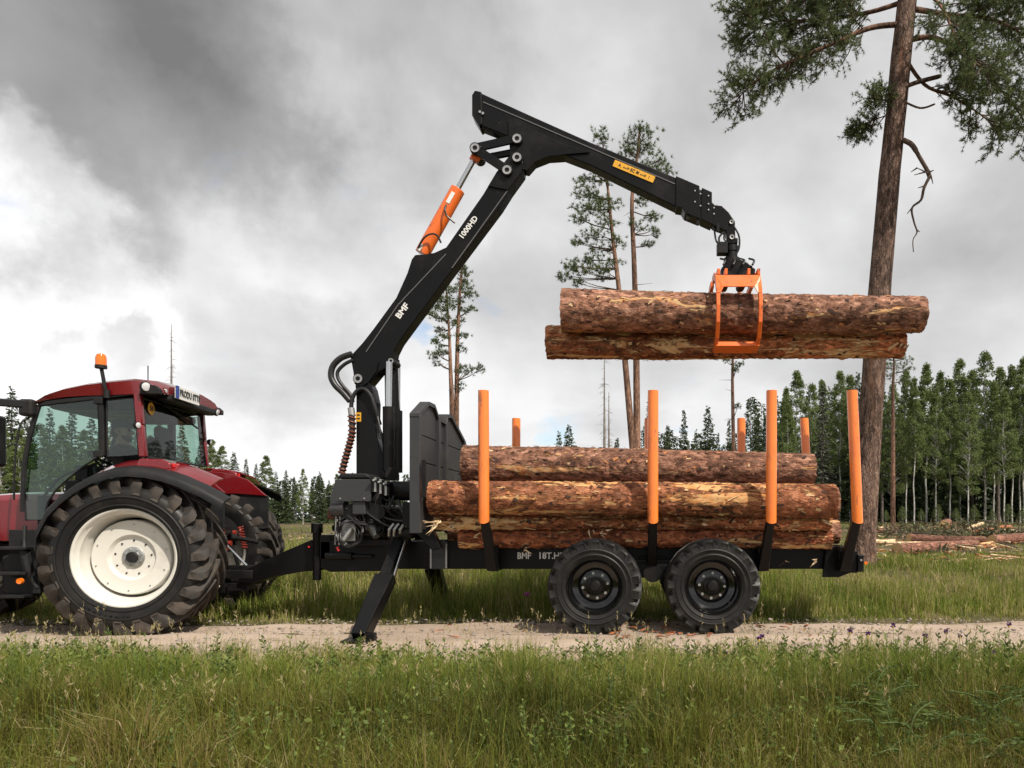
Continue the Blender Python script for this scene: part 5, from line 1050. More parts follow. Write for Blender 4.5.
def spruce_proto(h, rad, seed, bare=0.06, dens=1.0, bark=SPRUCEBARK, needles=SPRUCEM):
    g = rng(seed); C = []; D = []; Ln = []; Wd = []; Ti = []
    z = h * bare; lean = g.normal(0, .01, 2); tw = MB()
    while z < h * .985:
        t = z / h; L0 = rad * (1 - t) ** .78 * (1 if t > .25 else .72 + 1.1 * t); nb = int(3 + 2 * (1 - t) + g.integers(0, 2)); a0 = g.uniform(0, 6.28)
        for k in range(nb):
            a = a0 + k * 6.283 / nb + g.normal(0, .3); z0 = z; z = z + g.normal(0, .12); L = max(.12, L0 * g.uniform(.62, 1.12)); dr = .16 + .42 * (1 - t) + g.normal(0, .07)
            m = max(6, int(L * 24 * dens)); s = np.sort(g.uniform(.10, 1, m)); rr = s * L
            px = np.cos(a) * rr; py = np.sin(a) * rr; pz = z - dr * rr * .75 + .16 * rr * s + g.normal(0, .06, m)
            lat = g.normal(0, .09 * L ** .5, m) * (1.1 - .6 * s); c = np.stack([px - np.sin(a) * lat, py + np.cos(a) * lat, pz], -1)
            side = np.sign(g.normal(size=m)); d = np.stack([np.cos(a) * .75 - np.sin(a) * side * .65 + g.normal(0, .25, m), np.sin(a) * .75 + np.cos(a) * side * .65 + g.normal(0, .25, m), -.30 + g.normal(0, .22, m)], -1)
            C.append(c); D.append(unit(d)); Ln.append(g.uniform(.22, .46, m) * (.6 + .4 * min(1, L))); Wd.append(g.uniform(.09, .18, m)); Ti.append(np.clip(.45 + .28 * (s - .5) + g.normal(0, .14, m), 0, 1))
            if L > .9 and k % 3 == 0: tw.tube([(0, 0, z), (px[m // 2], py[m // 2], pz[m // 2]), (px[-1], py[-1], pz[-1])], [.02, .012, .004], 3, False)
            z = z0
        z += .15 + .05 * (1 - t) + g.uniform(0, .05)
    c = np.concatenate(C); V = diamonds(c, np.concatenate(D), np.concatenate(Ln), np.concatenate(Wd), g)
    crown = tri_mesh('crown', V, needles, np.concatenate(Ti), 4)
    tb = trunk_mb([(0, 0, -.3), (.02, 0, h * .3), (0, .02, h * .7), (0, 0, h)], [.012 * h + .02, .0095 * h, .005 * h, .01], 8); tb.add(tw.v, tw.f)
    return tb.mesh('trunk', bark, 60), crown, h
def birch_proto(h, rad, seed, bare=.3):
    g = rng(seed); C = []; D = []; Ln = []; Ti = []; tb = MB()
    pts = [Vector((0, 0, -.3))]; 
    for k in range(1, 8): pts.append(Vector((g.normal(0, .10) * k / 7 * 1.5, g.normal(0, .10) * k / 7 * 1.5, h * k / 7 * .97)))
    tb.tube(spline(pts, 3), [max(.012, (.0065 * h) * (1 - i / 22) ** .9) for i in range(22)], 8)
    nc = int(125 * h / 15)
    for k in range(nc):
        t = bare + (1 - bare) * g.uniform(0, 1) ** .85; u_ = (t - bare) / (1 - bare); env = max(.15, rad * (.55 + .45 * min(1, u_ / .3)) * (1 - max(0, u_ - .25) / .75) ** .75)
        a = g.uniform(0, 6.28); r = env * g.uniform(.25, 1) ** .6; cc = np.array([math.cos(a) * r, math.sin(a) * r, t * h - r * .15]); cr = g.uniform(.28, .62) * (1.15 - .5 * u_)
        tb.tube([(0, 0, t * h - r * .7), tuple(cc * [.6, .6, 1] - [0, 0, .1]), tuple(cc)], [.022, .013, .005], 3, False)
        m = int(120 * cr / .5); q = g.normal(size=(m, 3)); q = unit(q) * g.uniform(0, 1, (m, 1)) ** .5 * [cr, cr, cr * .8]; q[:, 2] -= .25 * cr * (np.linalg.norm(q[:, :2], axis=1) / cr)
        C.append(cc + q); D.append(unit(g.normal(size=(m, 3)) + [0, 0, -.7])); Ln.append(g.uniform(.09, .20, m)); Ti.append(np.clip(g.normal(.5 + g.normal(0, .10), .16, m), 0, 1))
    c = np.concatenate(C); ln = np.concatenate(Ln); V = diamonds(c, np.concatenate(D), ln, ln * .62, g)
    return tb.mesh('trunk', BIRCHBARK, 60), tri_mesh('crown', V, BIRCHM, np.concatenate(Ti), 4), h
def tufts(C, D, g, nper, ln, wd, spread=.8):
    """needle tufts: nper thin needles about each direction"""
    n = len(C); c = np.repeat(C, nper, 0); d = unit(np.repeat(D, nper, 0) + g.normal(0, spread, (n * nper, 3))); k = n * nper
    ti = np.clip(np.repeat(g.normal(.5, .18, n), nper) + g.normal(0, .08, k), 0, 1)
    return blades_tri(c, d, g.uniform(.6, 1.1, k) * ln, np.full(k, wd), g), ti

# ------------------------------------------------------------------ the tall pine behind the trailer
def tall_pine():
    Y = 14.5; base = P(862, 556, Y); T = thing('pine_tree', 'tall bare-trunked pine rising close behind the trailer with overhanging boughs', 'tree', base)
    g = rng(21)
    tp = [P(x, y, Y) for x, y in ((861, 580), (861.5, 556), (865, 500), (869, 440), (873, 385), (879, 300), (886, 215), (894, 130), (904, 30), (911, -40), (917, -120), (921, -200), (923, -270))]
    sp = spline(tp, 4); b = MB(); n = 26
    for i, p in enumerate(sp):
        t = i / (len(sp) - 1); r = float(np.interp(t, [0, .05, .1, .2, .4, .75, 1], [.36, .33, .275, .245, .222, .185, .06]))
        for j in range(n):
            a = 2 * math.pi * j / n; q = Vector((math.cos(a) * 2, math.sin(a) * 2, p.z * 1.2)); rr = r * (1 + .06 * mnoise.noise(q) + .05 * mnoise.noise(q * 3.1) + (.12 * max(0, math.sin(a * 5)) * max(0, .1 - t) / .1)); b.v.append((p.x + math.cos(a) * rr, p.y + math.sin(a) * rr, p.z))
    b.f = [(i * n + j, i * n + (j + 1) % n, (i + 1) * n + (j + 1) % n, (i + 1) * n + j) for i in range(len(sp) - 1) for j in range(n)]; b.m = [0] * len(b.f)
    b.build('trunk', PINEBARK, T, 70)
    wood = MB(); C = []; D = []
    def bough(pts, r0, dens=1.0, Ydrift=(0, 0), leafy=.25, sec=(.5, 1.15)):
        k = len(pts); path = spline([P(x, y, Y + Ydrift[0] + (Ydrift[1] - Ydrift[0]) * i / (k - 1)) for i, (x, y) in enumerate(pts)], 6)
        m = len(path); wood_t = [r0 * .72 * (1 - .88 * i / (m - 1)) for i in range(m)]; bb = MB(); bb.tube(path, wood_t, 7, True); bb.build('branch', PINETOP, T, 60)
        tot = sum((path[i + 1] - path[i]).length for i in range(m - 1)); ns = int(tot * 13.5 * dens)
        for s in range(ns):
            t = leafy + (1 - leafy) * (s + g.uniform(0, 1)) / ns; i = min(int(t * (m - 1)), m - 2); p = path[i]; ax = (path[i + 1] - path[i]).normalized()
            sd = Vector(g.normal(size=3)); sd = (sd - ax * sd.dot(ax)).normalized(); sd.z *= .55; d = (ax * .75 + sd * .9 + Vector((0, 0, g.normal(.10, .2)))).normalized(); L = g.uniform(*sec) * (1.1 - .55 * t)
            mid = p + d * L * .5 + Vector((0, 0, -.04)); e = p + d * L + Vector((0, 0, .06)); wood.tube([p, mid, e], [.013, .009, .004], 4, False)
            for q in range(int(5 + L * 7)):
                u = g.uniform(.22, 1); o = p.lerp(mid, u * 2) if u < .5 else mid.lerp(e, u * 2 - 1); td = (d * .6 + Vector(g.normal(size=3)) * .7 + Vector((0, 0, .32))).normalized(); tl = g.uniform(.08, .26); tip = o + td * tl
                wood.tube([o, tip], [.005, .003], 3, False)
                for f in (.35, .7, 1.0): C.append(o.lerp(tip, f)); D.append(td)
    bough([(905, 24), (870, 28), (830, 45), (790, 62), (760, 78), (738, 98)], .085, 1.35, (0, -.6))
    bough([(908, 0), (870, 12), (820, 20), (775, 22), (742, 38)], .075, 1.5, (0, .8))
    bough([(911, -35), (870, -22), (815, -8), (770, 2), (745, 12)], .075, 1.5, (0, -1.0))
    bough([(912, -45), (880, -40), (845, -15), (815, 25), (800, 70)], .06, 1.0, (0, 1.1), .4)
    bough([(902, 42), (935, 38), (975, 62), (1005, 95), (1030, 128)], .085, 1.2, (0, -.7), .35)
    bough([(906, 8), (950, 15), (1000, 22), (1055, 60), (1080, 100)], .085, 1.5, (0, .5))
    bough([(910, -30), (960, -30), (1010, -10), (1060, 20)], .08, 1.6, (0, -1.1))
    bough([(903, 55), (925, 85), (955, 98), (985, 118), (1000, 135)], .06, 1.1, (0, .7), .3)
    bough([(910, -20), (940, 5), (960, 45), (990, 75)], .06, 1.2, (0, -1.5), .35)
    bough([(912, -60), (980, -70), (1060, -60), (1110, -30)], .08, 1.4, (0, .6)); bough([(914, -80), (860, -90), (800, -70), (760, -45)], .08, 1.3, (0, -.5))
    bough([(916, -120), (970, -150), (1020, -150)], .06, 1.4, (0, -.8)); bough([(917, -130), (870, -165), (830, -160)], .06, 1.4, (0, .7)); bough([(921, -190), (930, -240), (950, -270)], .05, 1.6, (0, .4)); bough([(921, -190), (900, -240), (885, -265)], .05, 1.6, (0, -.4)); bough([(922, -230), (925, -290), (926, -330)], .04, 2.0, (0, 0))
    bough([(899, 92), (885, 95), (868, 101)], .022, 1.6, (0, -.3), .3, (.2, .4)); bough([(897, 112), (882, 117), (862, 126), (856, 136)], .022, 1.7, (0, .2), .3, (.2, .45))
    for pts, r in ((((902, 88), (918, 82), (941, 76)), .045), (((901, 100), (920, 108), (935, 104)), .02)):
        b = MB(); b.tube(spline([P(x, y, Y - .15) for x, y in pts], 5), [r] * 10 + [r * .7], 8); b.build('branch_stub', PINEBARK, T, 60)
    # the broken dead branch hanging down
    b = MB(); b.tube(spline([P(x, y, Y - .2) for x, y in ((903, 140), (912, 145), (920, 158), (927, 170), (930, 178))], 5), [.05] * 8 + [.04] * 8 + [.045] * 5, 8)
    b.tube(spline([P(x, y, Y - .25) for x, y in ((930, 176), (924, 188), (921, 200), (912, 208), (914, 222), (917, 232), (913, 240), (913.5, 252))], 4), [max(.010, .034 - .001 * i) for i in range(29)], 6)
    for a, e in (((928, 173), (917, 168)), ((917, 168), (911, 172)), ((925, 172), (914, 175)), ((931, 176), (933, 184)), ((930, 172), (934, 170)), ((912, 208), (907, 214)), ((917, 230), (920, 232)), ((924, 186), (918, 188))):
        b.tube([P(*a, Y - .25), P(*e, Y - .3)], [.018, .006], 5)
    b.build('dead_branch', TWIG, T, 60)
    wood.build('twigs', TWIG, T)['kind'] = 'stuff'
    V, ti = tufts(np.array([c[:] for c in C]), np.array([d[:] for d in D]), g, 13, .095, .011, .75)
    V = V - np.array(base[:]); link('crown', tri_mesh('crown', V, PINEM, ti), T)['kind'] = 'stuff'
tall_pine()

# ------------------------------------------------------------------ slim standing pines seen over the load
def slim_pine(label, Y, trunk, pads, seed, r0=.16, group='slim pines left standing in the clearing', stubs=8, name='pine_tree'):
    g = rng(seed); base = P(*trunk[0], Y); T = thing(name, label, 'tree', base, group=group)
    sp = spline([P(x, y, Y) for x, y in trunk], 5); m = len(sp); b = MB(); b.tube(sp, [r0 * (1 - .82 * i / (m - 1)) for i in range(m)], 9); b.build('trunk', PINETOP, T, 60)
    C = []; D = []; tw = MB(); px_m = Y / F
    def at_y(py):
        z = P(0, py, Y).z; k = min(range(m), key=lambda i: abs(sp[i].z - z)); return sp[k]
    for (x, y, rx, ry) in pads:
        for _ in range(2):
            dy = g.uniform(-1, 1) * rx * px_m * .9; c = P(x, y, Y) + Vector((g.normal(0, .1), dy, g.normal(0, .08))); o = at_y(y + 5); tw.tube([o, o.lerp(c, .55) + Vector((0, 0, -.06)), c], [.03, .02, .008], 4, False)
            k = int(7 + rx * ry * .36)
            for _ in range(k):
                u = g.normal(size=3); u = u / np.linalg.norm(u) * g.uniform(0, 1) ** .45; q = c + Vector((u[0] * rx * px_m * 1.3, u[1] * rx * px_m, u[2] * ry * px_m * 1.25)); C.append(q); D.append(((q - o).normalized() * .6 + Vector((0, 0, .5))))
                if g.random() < .3: tw.tube([c.lerp(o, .2), q], [.009, .004], 3, False)
    for k in range(stubs):
        p = sp[int(g.uniform(.12, .8) * m)]; a = g.uniform(0, 6.28); L = g.uniform(.3, 1.0); tw.tube([p, p + Vector((math.cos(a) * L, math.sin(a) * L, g.uniform(-.25, .1)))], [.016, .004], 4, False)
    tw.build('branches', TWIG, T)['kind'] = 'stuff'
    V, ti = tufts(np.array([c[:] for c in C]), np.array([d[:] for d in D]), g, 17, .19, .022, .9); V = V - np.array(base[:]); link('crown', tri_mesh('crown', V, PINEM, ti), T)
slim_pine('slim pine with the taller pointed top between boom and headboard', 36, [(456, 525), (456.5, 415), (457.5, 340), (460, 290), (462, 264)],
          [(462, 267, 3, 5), (462, 275, 5, 4), (461, 283, 8, 3.5), (458, 291, 11, 3.5), (467, 296, 11, 3), (461, 303, 10, 3.5), (466, 310, 8, 2.5), (458, 319, 6, 3), (462, 336, 7, 2.5), (463, 351, 5, 2), (468, 371, 11, 3), (476, 369, 7, 2.5), (460, 366, 5, 3), (459, 387, 4, 2)], 31)
slim_pine('slim pine with the shorter rounder crown between boom and headboard', 35.5, [(452.5, 525), (452, 415), (450.5, 370), (449, 330), (446, 288)],
          [(446, 290, 7, 4), (440, 297, 9, 4), (450, 300, 6, 3), (436, 305, 8, 3), (447, 309, 9, 4), (427, 312, 7, 2), (440, 318, 10, 4), (450, 322, 6, 3), (437, 327, 5, 2), (444, 336, 8, 3), (436, 341, 5, 2), (440, 357, 8, 3), (434, 363, 4, 3), (442, 347, 5, 2)], 32)
slim_pine('straight slim pine whose crown rises behind the outer boom', 32, [(637.5, 530), (637, 450), (636, 330), (634, 260), (632, 200), (638, 150), (640, 124)],
          [(640, 130, 8, 5), (650, 138, 10, 4), (632, 141, 10, 4), (645, 149, 12, 5), (628, 153, 9, 4), (660, 160, 12, 4), (668, 168, 8, 3), (640, 165, 12, 4), (620, 168, 10, 4), (650, 178, 10, 4), (630, 182, 11, 4), (645, 200, 9, 4), (652, 212, 8, 4), (640, 226, 8, 3), (655, 232, 5, 3), (648, 243, 6, 2)], 33, .19)
slim_pine('leaning slim pine with drooping boughs left of the straight one', 31.5, [(640, 530), (633, 450), (625, 360), (619, 290), (613, 240), (608, 190), (603, 145)],
          [(602, 143, 9, 5), (592, 150, 8, 4), (610, 158, 9, 4), (596, 166, 10, 5), (586, 177, 9, 4), (605, 180, 10, 5), (580, 190, 9, 4), (597, 196, 11, 5), (584, 206, 11, 4), (612, 204, 10, 5), (598, 213, 11, 5), (582, 222, 9, 4), (607, 224, 9, 4), (592, 234, 12, 5), (618, 241, 9, 4), (580, 243, 6, 3), (600, 249, 11, 4), (588, 258, 11, 4), (612, 262, 8, 4), (574, 268, 12, 4), (565, 276, 8, 3), (584, 272, 8, 4), (606, 274, 6, 4), (580, 282, 5, 3), (597, 266, 7, 3)], 34, .18)
slim_pine('thin pine with a few tufts between two orange stakes', 42, [(734, 528), (733.5, 450), (732.5, 380), (733, 352), (732, 330)],
          [(733, 345, 8, 3), (727, 360, 5, 2), (738, 366, 5, 2), (736, 372, 4, 2), (738, 408, 4, 2), (731, 338, 6, 3)], 35, .15, stubs=10)
slim_pine('red-stemmed pine beside the tall trunk at the wood edge', 46, [(893, 526), (893, 440), (893, 390), (894, 365), (893, 345)],
          [(893, 349, 9, 4), (886, 356, 9, 3), (903, 357, 9, 3), (897, 365, 12, 3), (908, 368, 6, 2), (884, 366, 7, 3), (890, 376, 9, 3), (905, 378, 6, 2)], 36, .16)

def dead_spruce(label, Y, px, top, foot, seed, spread=13, dbl=False):
    g = rng(seed); base = P(px, foot, Y); T = thing('dead_spruce', label, 'tree', base, group='dead spruces'); b = MB(); s = Y / F
    b.tube([P(px, foot, Y), P(px + .5, (foot + top) / 2, Y), P(px + .3, top, Y)], [.13, .085, .015], 7); b.build('trunk', DEADBARK, T, 60)
    tw = MB()
    for k in range(70):
        t = g.uniform(.18, .97); o = P(px + .4, foot + (top - foot) * t, Y); a = g.uniform(0, 6.28); L = (spread * s) * (1 - t) ** .55 * g.uniform(.35, 1.0) + .1
        e = o + Vector((math.cos(a) * L, math.sin(a) * L, -L * g.uniform(.05, .55))); m_ = o.lerp(e, .5) + Vector((0, 0, .06 * L)); tw.tube([o, m_, e], [.014, .010, .004], 3, False)
        if g.random() < .6: tw.tube([m_, m_ + Vector((g.normal(0, .2), g.normal(0, .2), -g.uniform(.1, .35)))], [.008, .003], 3, False)
    tw.build('branches', DEADBARK, T)['kind'] = 'stuff'
dead_spruce('bare dead spruce rising behind the tractor cab roof', 44, 171, 324, 520, 41, 11)
dead_spruce('bare grey dead spruce standing over the load under the lifted logs', 48, 604, 348, 525, 42, 14)
dead_spruce('shorter bare dead spruce stem beside the taller one over the load', 49, 608.5, 392, 525, 43, 9)
dead_spruce('thin dead stem seen between the crane and the headboard', 60, 412, 462, 525, 44, 8)

# ------------------------------------------------------------------ the woods
SPR = [spruce_proto(15, 2.1, 50), spruce_proto(15, 1.75, 51, .1), spruce_proto(15, 2.5, 52, .05), spruce_proto(15, 1.5, 53, .30), spruce_proto(15, 1.9, 54, .38)]
BIR = [birch_proto(15, 2.0, 60, .32), birch_proto(15, 1.6, 61, .42), birch_proto(15, 2.3, 62, .25), birch_proto(15, 1.3, 63, .45)]
GREY = spruce_proto(15, 1.7, 55, .04, .8, SPRUCEBARK, leaf_mat('lichen_grey_needles', [(0.0, (0.045, 0.05, 0.04)), (0.5, (0.085, 0.09, 0.07)), (1.0, (0.14, 0.14, 0.11))], .1))
gt = rng(70)
def tree(proto, px, top, Y, name, label, group, wide=1.0):
    x = (px - CX) * Y / F; zb = float(height(x, Y)); zt = ZC + (CY - top) * Y / F; s = max(.15, (zt - zb) / proto[2])
    T = thing(name, label, 'tree', (x, Y, zb), gt.uniform(0, 6.28), group); T.scale = (s * wide, s * wide, s)
    link('trunk', proto[0], T); link('crown', proto[1], T); return T
OWN = {650: 'dark spruce half hidden behind the stake above the front trailer wheel', 684: 'broad dark spruce right of the second near stake, over the load', 708: 'pointed dark spruce halfway between the second and third near stakes', 729: 'dark spruce just left of the thin pine over the load', 757: 'dark spruce just left of the third near stake', 776: 'dark spruce directly behind the third near stake',
       797: 'tall pale green birch between the third near stake and the last far stake', 840: 'green birch just left of the rearmost near stake', 926: 'tall birch second from the red-stemmed pine at the wood edge', 960: 'tall birch with a pale stem midway between red-stemmed pine and picture edge', 985: 'tallest birch at the wood edge behind the felled logs', 906: 'birch directly right of the red-stemmed pine'}
SL, BL = 'dark spruce in the wood behind the load and felled logs', 'light green birch with a pale stem in the wood behind the felled logs'
for k, (px, top, Y) in enumerate(((650, 394, 72), (684, 409, 72), (708, 406, 70), (729, 419, 75), (742, 424, 82), (757, 401, 68), (776, 392, 74), (858, 372, 66), (870, 364, 76), (882, 376, 70), (912, 392, 72), (934, 382, 74), (947, 376, 70), (972, 382, 74), (998, 372, 70), (1016, 384, 76), (1034, 372, 70), (1058, 366, 72), (1084, 370, 70), (668, 424, 88), (696, 430, 90), (718, 432, 92), (768, 410, 84), (786, 398, 82), (808, 392, 80), (830, 388, 82), (846, 384, 84), (960, 386, 80), (985, 384, 82), (905, 380, 82), (922, 388, 86), (1006, 378, 84), (866, 386, 88), (890, 392, 88))):
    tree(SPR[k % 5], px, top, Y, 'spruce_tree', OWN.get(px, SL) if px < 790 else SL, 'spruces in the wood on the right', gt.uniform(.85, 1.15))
for k, (px, top, Y) in enumerate(((797, 371, 66), (840, 372, 68), (812, 384, 72), (926, 364, 68), (906, 370, 70), (960, 360, 70), (985, 352, 68), (1012, 366, 70), (1024, 358, 66), (1046, 362, 70), (1070, 356, 70), (940, 372, 76), (972, 370, 78), (1000, 368, 78), (878, 372, 80), (786, 388, 76), (822, 380, 78), (850, 376, 78), (893, 384, 62), (914, 378, 60), (936, 388, 61), (950, 380, 63), (968, 392, 60), (994, 382, 62), (1004, 390, 60), (1020, 376, 62), (866, 390, 62), (788, 404, 64), (1036, 380, 61))):
    tree(BIR[k % 4], px, top, Y, 'birch_tree', OWN.get(px, BL) if px > 790 else BL, 'birches in the wood on the right', gt.uniform(.85, 1.1))
tree(GREY, 823, 383, 64, 'spruce_tree', 'grey lichen-covered spruce between birches behind the rear stakes', 'spruces in the wood on the right')
tree(SPR[2], 569, 425, 80, 'spruce_tree', 'taller of two small spruces showing over the topmost loaded log', None, 1.3)
tree(SPR[0], 559, 432, 84, 'spruce_tree', 'shorter of two small spruces showing over the topmost loaded log', None, 1.2)
tree(SPR[1], 617, 437, 84, 'spruce_tree', 'lone small spruce top beside the slim pine stems over the load', None, 1.3)
LL = 'spruce in the distant tree line between tractor and crane'
for k, (px, top, Y) in enumerate(((222, 446, 95), (234, 452, 100), (246, 458, 104), (256, 463, 108), (266, 456, 104), (276, 472, 112), (286, 470, 112), (294, 476, 116), (303, 469, 112), (312, 478, 118), (320, 472, 114), (329, 480, 118), (337, 474, 116), (396, 470, 120), (404, 478, 124), (348, 480, 120), (212, 440, 95), (200, 444, 98), (372, 482, 122))):
    tree(SPR[(k * 2) % 5] if k % 4 else BIR[k % 3], px, top, Y, 'spruce_tree' if k % 4 else 'birch_tree', LL if k % 4 else 'pale birch in the distant tree line between tractor and crane', 'distant tree line on the left', gt.uniform(.95, 1.35))
for k, (px, top, Y) in enumerate(((12, 388, 60), (28, 402, 62), (-12, 396, 60), (50, 410, 58), (72, 404, 62), (92, 412, 60), (114, 408, 64), (138, 416, 66), (160, 420, 70), (182, 424, 76), (-34, 402, 62))):
    tree(SPR[k % 5] if k % 3 else SPR[0], px, top, Y, 'spruce_tree', 'spruce with its top clear of the others left of the tractor cab' if k == 0 else 'spruce seen past or through the tractor cab', None if k == 0 else 'trees behind the tractor', 1.1)
for k, (px, top, Y) in enumerate(((2, 424, 50), (20, 430, 50), (40, 424, 52), (62, 426, 50), (84, 430, 52), (104, 428, 54), (126, 430, 56), (150, 436, 58), (-20, 426, 50))):
    tree(BIR[k % 4], px, top, Y, 'birch_tree', 'yellow-green birch seen past or through the tractor cab', 'trees behind the tractor', 1.25)
for k, (px, top, Y) in enumerate(((872, 505, 56), (886, 510, 54), (902, 506, 57), (921, 509, 55), (938, 504, 58), (956, 508, 55), (974, 505, 57), (992, 509, 55), (1008, 504, 57), (1022, 508, 55), (300, 520, 90), (330, 518, 92), (255, 522, 88))):
    x = (px - CX) * Y / F; z = float(height(x, Y)); h_ = ZC + (CY - top) * Y / F - z; T = thing('sapling', 'small leafy sapling at the foot of the wood', 'tree', (x, Y, z), gt.uniform(0, 6.28), 'saplings along the wood edge'); T.scale = (h_ / 7, h_ / 7, h_ / 15); link('trunk', BIR[2][0], T); link('crown', BIR[2][1], T)
def wood_mass(name, label, spots, seed):
    """the depth of the wood, where stems and crowns run into one another"""
    g = rng(seed); C = []; D = []; Ln = []; Ti = []; tb = MB()
    for (px, top, Y) in spots:
        x = (px - CX) * Y / F; zb = float(height(x, Y)); h = ZC + (CY - top) * Y / F - zb; m = 800; t = g.uniform(.0, 1, m); rr = 1.9 * (1.03 - t) ** .7 * g.uniform(.2, 1, m) ** .5; a = g.uniform(0, 6.283, m)
        C.append(np.stack([x + np.cos(a) * rr, Y + np.sin(a) * rr, zb + t * h - rr * .35], -1)); D.append(unit(np.stack([np.cos(a), np.sin(a), np.full(m, -.4)], -1) + g.normal(0, .4, (m, 3)))); Ln.append(g.uniform(.35, .75, m) * (1.5 - .6 * t)); Ti.append(np.clip(g.normal(.32, .15, m), 0, 1))
        tb.tube([(x, Y, zb - .2), (x, Y, zb + h)], [.13, .02], 5, False)
    c = np.concatenate(C); ln = np.concatenate(Ln); V = diamonds(c, np.concatenate(D), ln, ln * .42, g); me = tri_mesh(name, V, SPRUCEM, np.concatenate(Ti), 4)
    o = tag(link(name, me), label, 'wood', kind='stuff'); s = tb.build('stems', SPRUCEBARK, o); return o
wood_mass('deep_wood', 'dark depth of the wood behind the front row of trees', [(640 + 8.2 * k + gt.uniform(-4, 4), gt.uniform(396, 418) if k > 12 else gt.uniform(430, 444), gt.uniform(92, 112)) for k in range(66)] + [(850 + 9 * k, gt.uniform(420, 440), gt.uniform(78, 90)) for k in range(34)] + [(840 + 6 * k, gt.uniform(455, 480), gt.uniform(80, 100)) for k in range(40)], 80)
wood_mass('far_wood', 'far line of woodland low on the horizon', [(-40 + 9.5 * k + gt.uniform(-5, 5), gt.uniform(472, 492) - (34 if k < 26 else 0), gt.uniform(125, 150)) for k in range(72)], 81)

# ------------------------------------------------------------------ felled logs and brush in the clearing
FG = 'felled logs lying in the clearing'
def felled(x0, y0, x1, y1, Y0, Y1, r, bark, label, seed):
    log('felled_log', label, P(x0, y0, Y0), P(x1, y1, Y1), r, r * .9, bark, seed, FG, seg=24, n=16, bow=.03)
felled(909, 538, 984, 540, 21.5, 22, .135, BARKF, 'red-brown felled log lying on top behind the pale strip', 90)
felled(897, 549.5, 975, 545, 17.5, 20, .155, BARKF, 'felled log with a pale sawn end nearest the tall pine', 91)
felled(874, 541.5, 895, 541, 20.5, 20.5, .075, PALEWOOD, 'short pale log beside the tall pine foot', 92)
felled(886, 542.6, 963, 541.6, 20.4, 20.8, .045, PALEWOOD, 'long thin pale strip lying between the felled logs', 93)
felled(943, 549, 992, 545, 19, 20.5, .125, BARKR, 'reddish felled log running towards the broken stump', 94)
felled(992, 540, 1050, 537, 21, 23, .15, BARKF, 'felled log running out of the picture on the right', 95)
felled(966, 530.5, 983, 523.5, 27, 28, .075, PALEWOOD, 'pale split log sticking up at a slant in the brush', 96)
felled(925, 529, 956, 530.5, 28, 28, .075, PALEWOOD, 'pale log lying across the brush at the back', 97)
felled(944, 526, 948, 523.5, 29, 33, .24, BARKF, 'thick log with an orange sawn end facing the road', 98)
felled(972, 533, 992, 530, 26, 27, .10, BARKR, 'short reddish log lying by the slanting pale one', 99)
felled(875, 527, 901, 529, 30, 30, .07, PALEWOOD, 'weathered pale log at the back by the tall pine', 100)
felled(873, 531, 897, 532.5, 29, 29, .08, BARKF, 'brown log at the back just right of the tall pine', 101)
felled(874, 553, 893, 553, 18.5, 18.5, .06, BARKR, 'small branch log at the foot of the tall pine', 102)
felled(882, 554, 895, 566, 17, 15.2, .055, PALEWOOD, 'pale barked branch slanting down towards the grass', 103)
felled(1000, 531, 1040, 532, 27, 27, .10, PALEWOOD, 'pale log in the brush at the right edge', 104)
felled(999, 529, 1011, 528, 29, 29, .12, BARKO, 'short orange log among the brush at the back', 105)
felled(250, 541, 300, 540, 34, 36, .12, PALEWOOD, 'pale log lying far off between tractor and crane', 106)
def brush():
    g = rng(110); C = []; D = []; Ln = []; Ti = []; tw = MB()
    for (px, py, Y, rx, rz, n) in ((925, 529, 27, 1.6, .38, 900), (905, 530, 29, 1.2, .3, 500), (955, 527, 33, 1.5, .35, 500), (990, 535, 24, .62, .38, 700), (985, 528, 31, 1.4, .35, 500), (1015, 533, 26, 1.3, .3, 600), (1003, 524, 36, 2.0, .4, 500), (955, 533, 27, 1.2, .25, 400), (870, 530, 32, 1.6, .3, 400), (912, 534, 24.5, .9, .22, 300), (950, 555, 18, 1.2, .18, 250), (905, 558, 17, .9, .16, 200), (280, 536, 44, 2.5, .4, 300), (250, 540, 36, 1.5, .3, 200), (320, 537, 40, 2, .35, 250)):
        c = np.array(P(px, py, Y)[:]); n = int(n * .55); q = g.normal(size=(n, 3)) * [rx * .5, rx * .5, rz * .3]; C.append(c + q); D.append(unit(g.normal(size=(n, 3)) + [0, 0, .3])); Ln.append(g.uniform(.10, .30, n)); Ti.append(np.clip(g.normal(.55, .2, n), 0, 1))
        for _ in range(14):
            a = Vector(c + g.normal(size=3) * [rx * .5, rx * .5, rz * .3]); tw.tube([a, a + Vector((g.normal(0, .5), g.normal(0, .5), g.normal(.05, .15)))], [.02, .006], 4, False)
    c = np.concatenate(C); ln = np.concatenate(Ln); V = diamonds(c, np.concatenate(D), ln, ln * .3, g)
    o = tag(link('brush', tri_mesh('brush', V, BRUSHM, np.concatenate(Ti), 4)), 'heaps of cut spruce branches strewn over the clearing', 'brush', kind='stuff'); tw.build('sticks', TWIG, o)
brush()
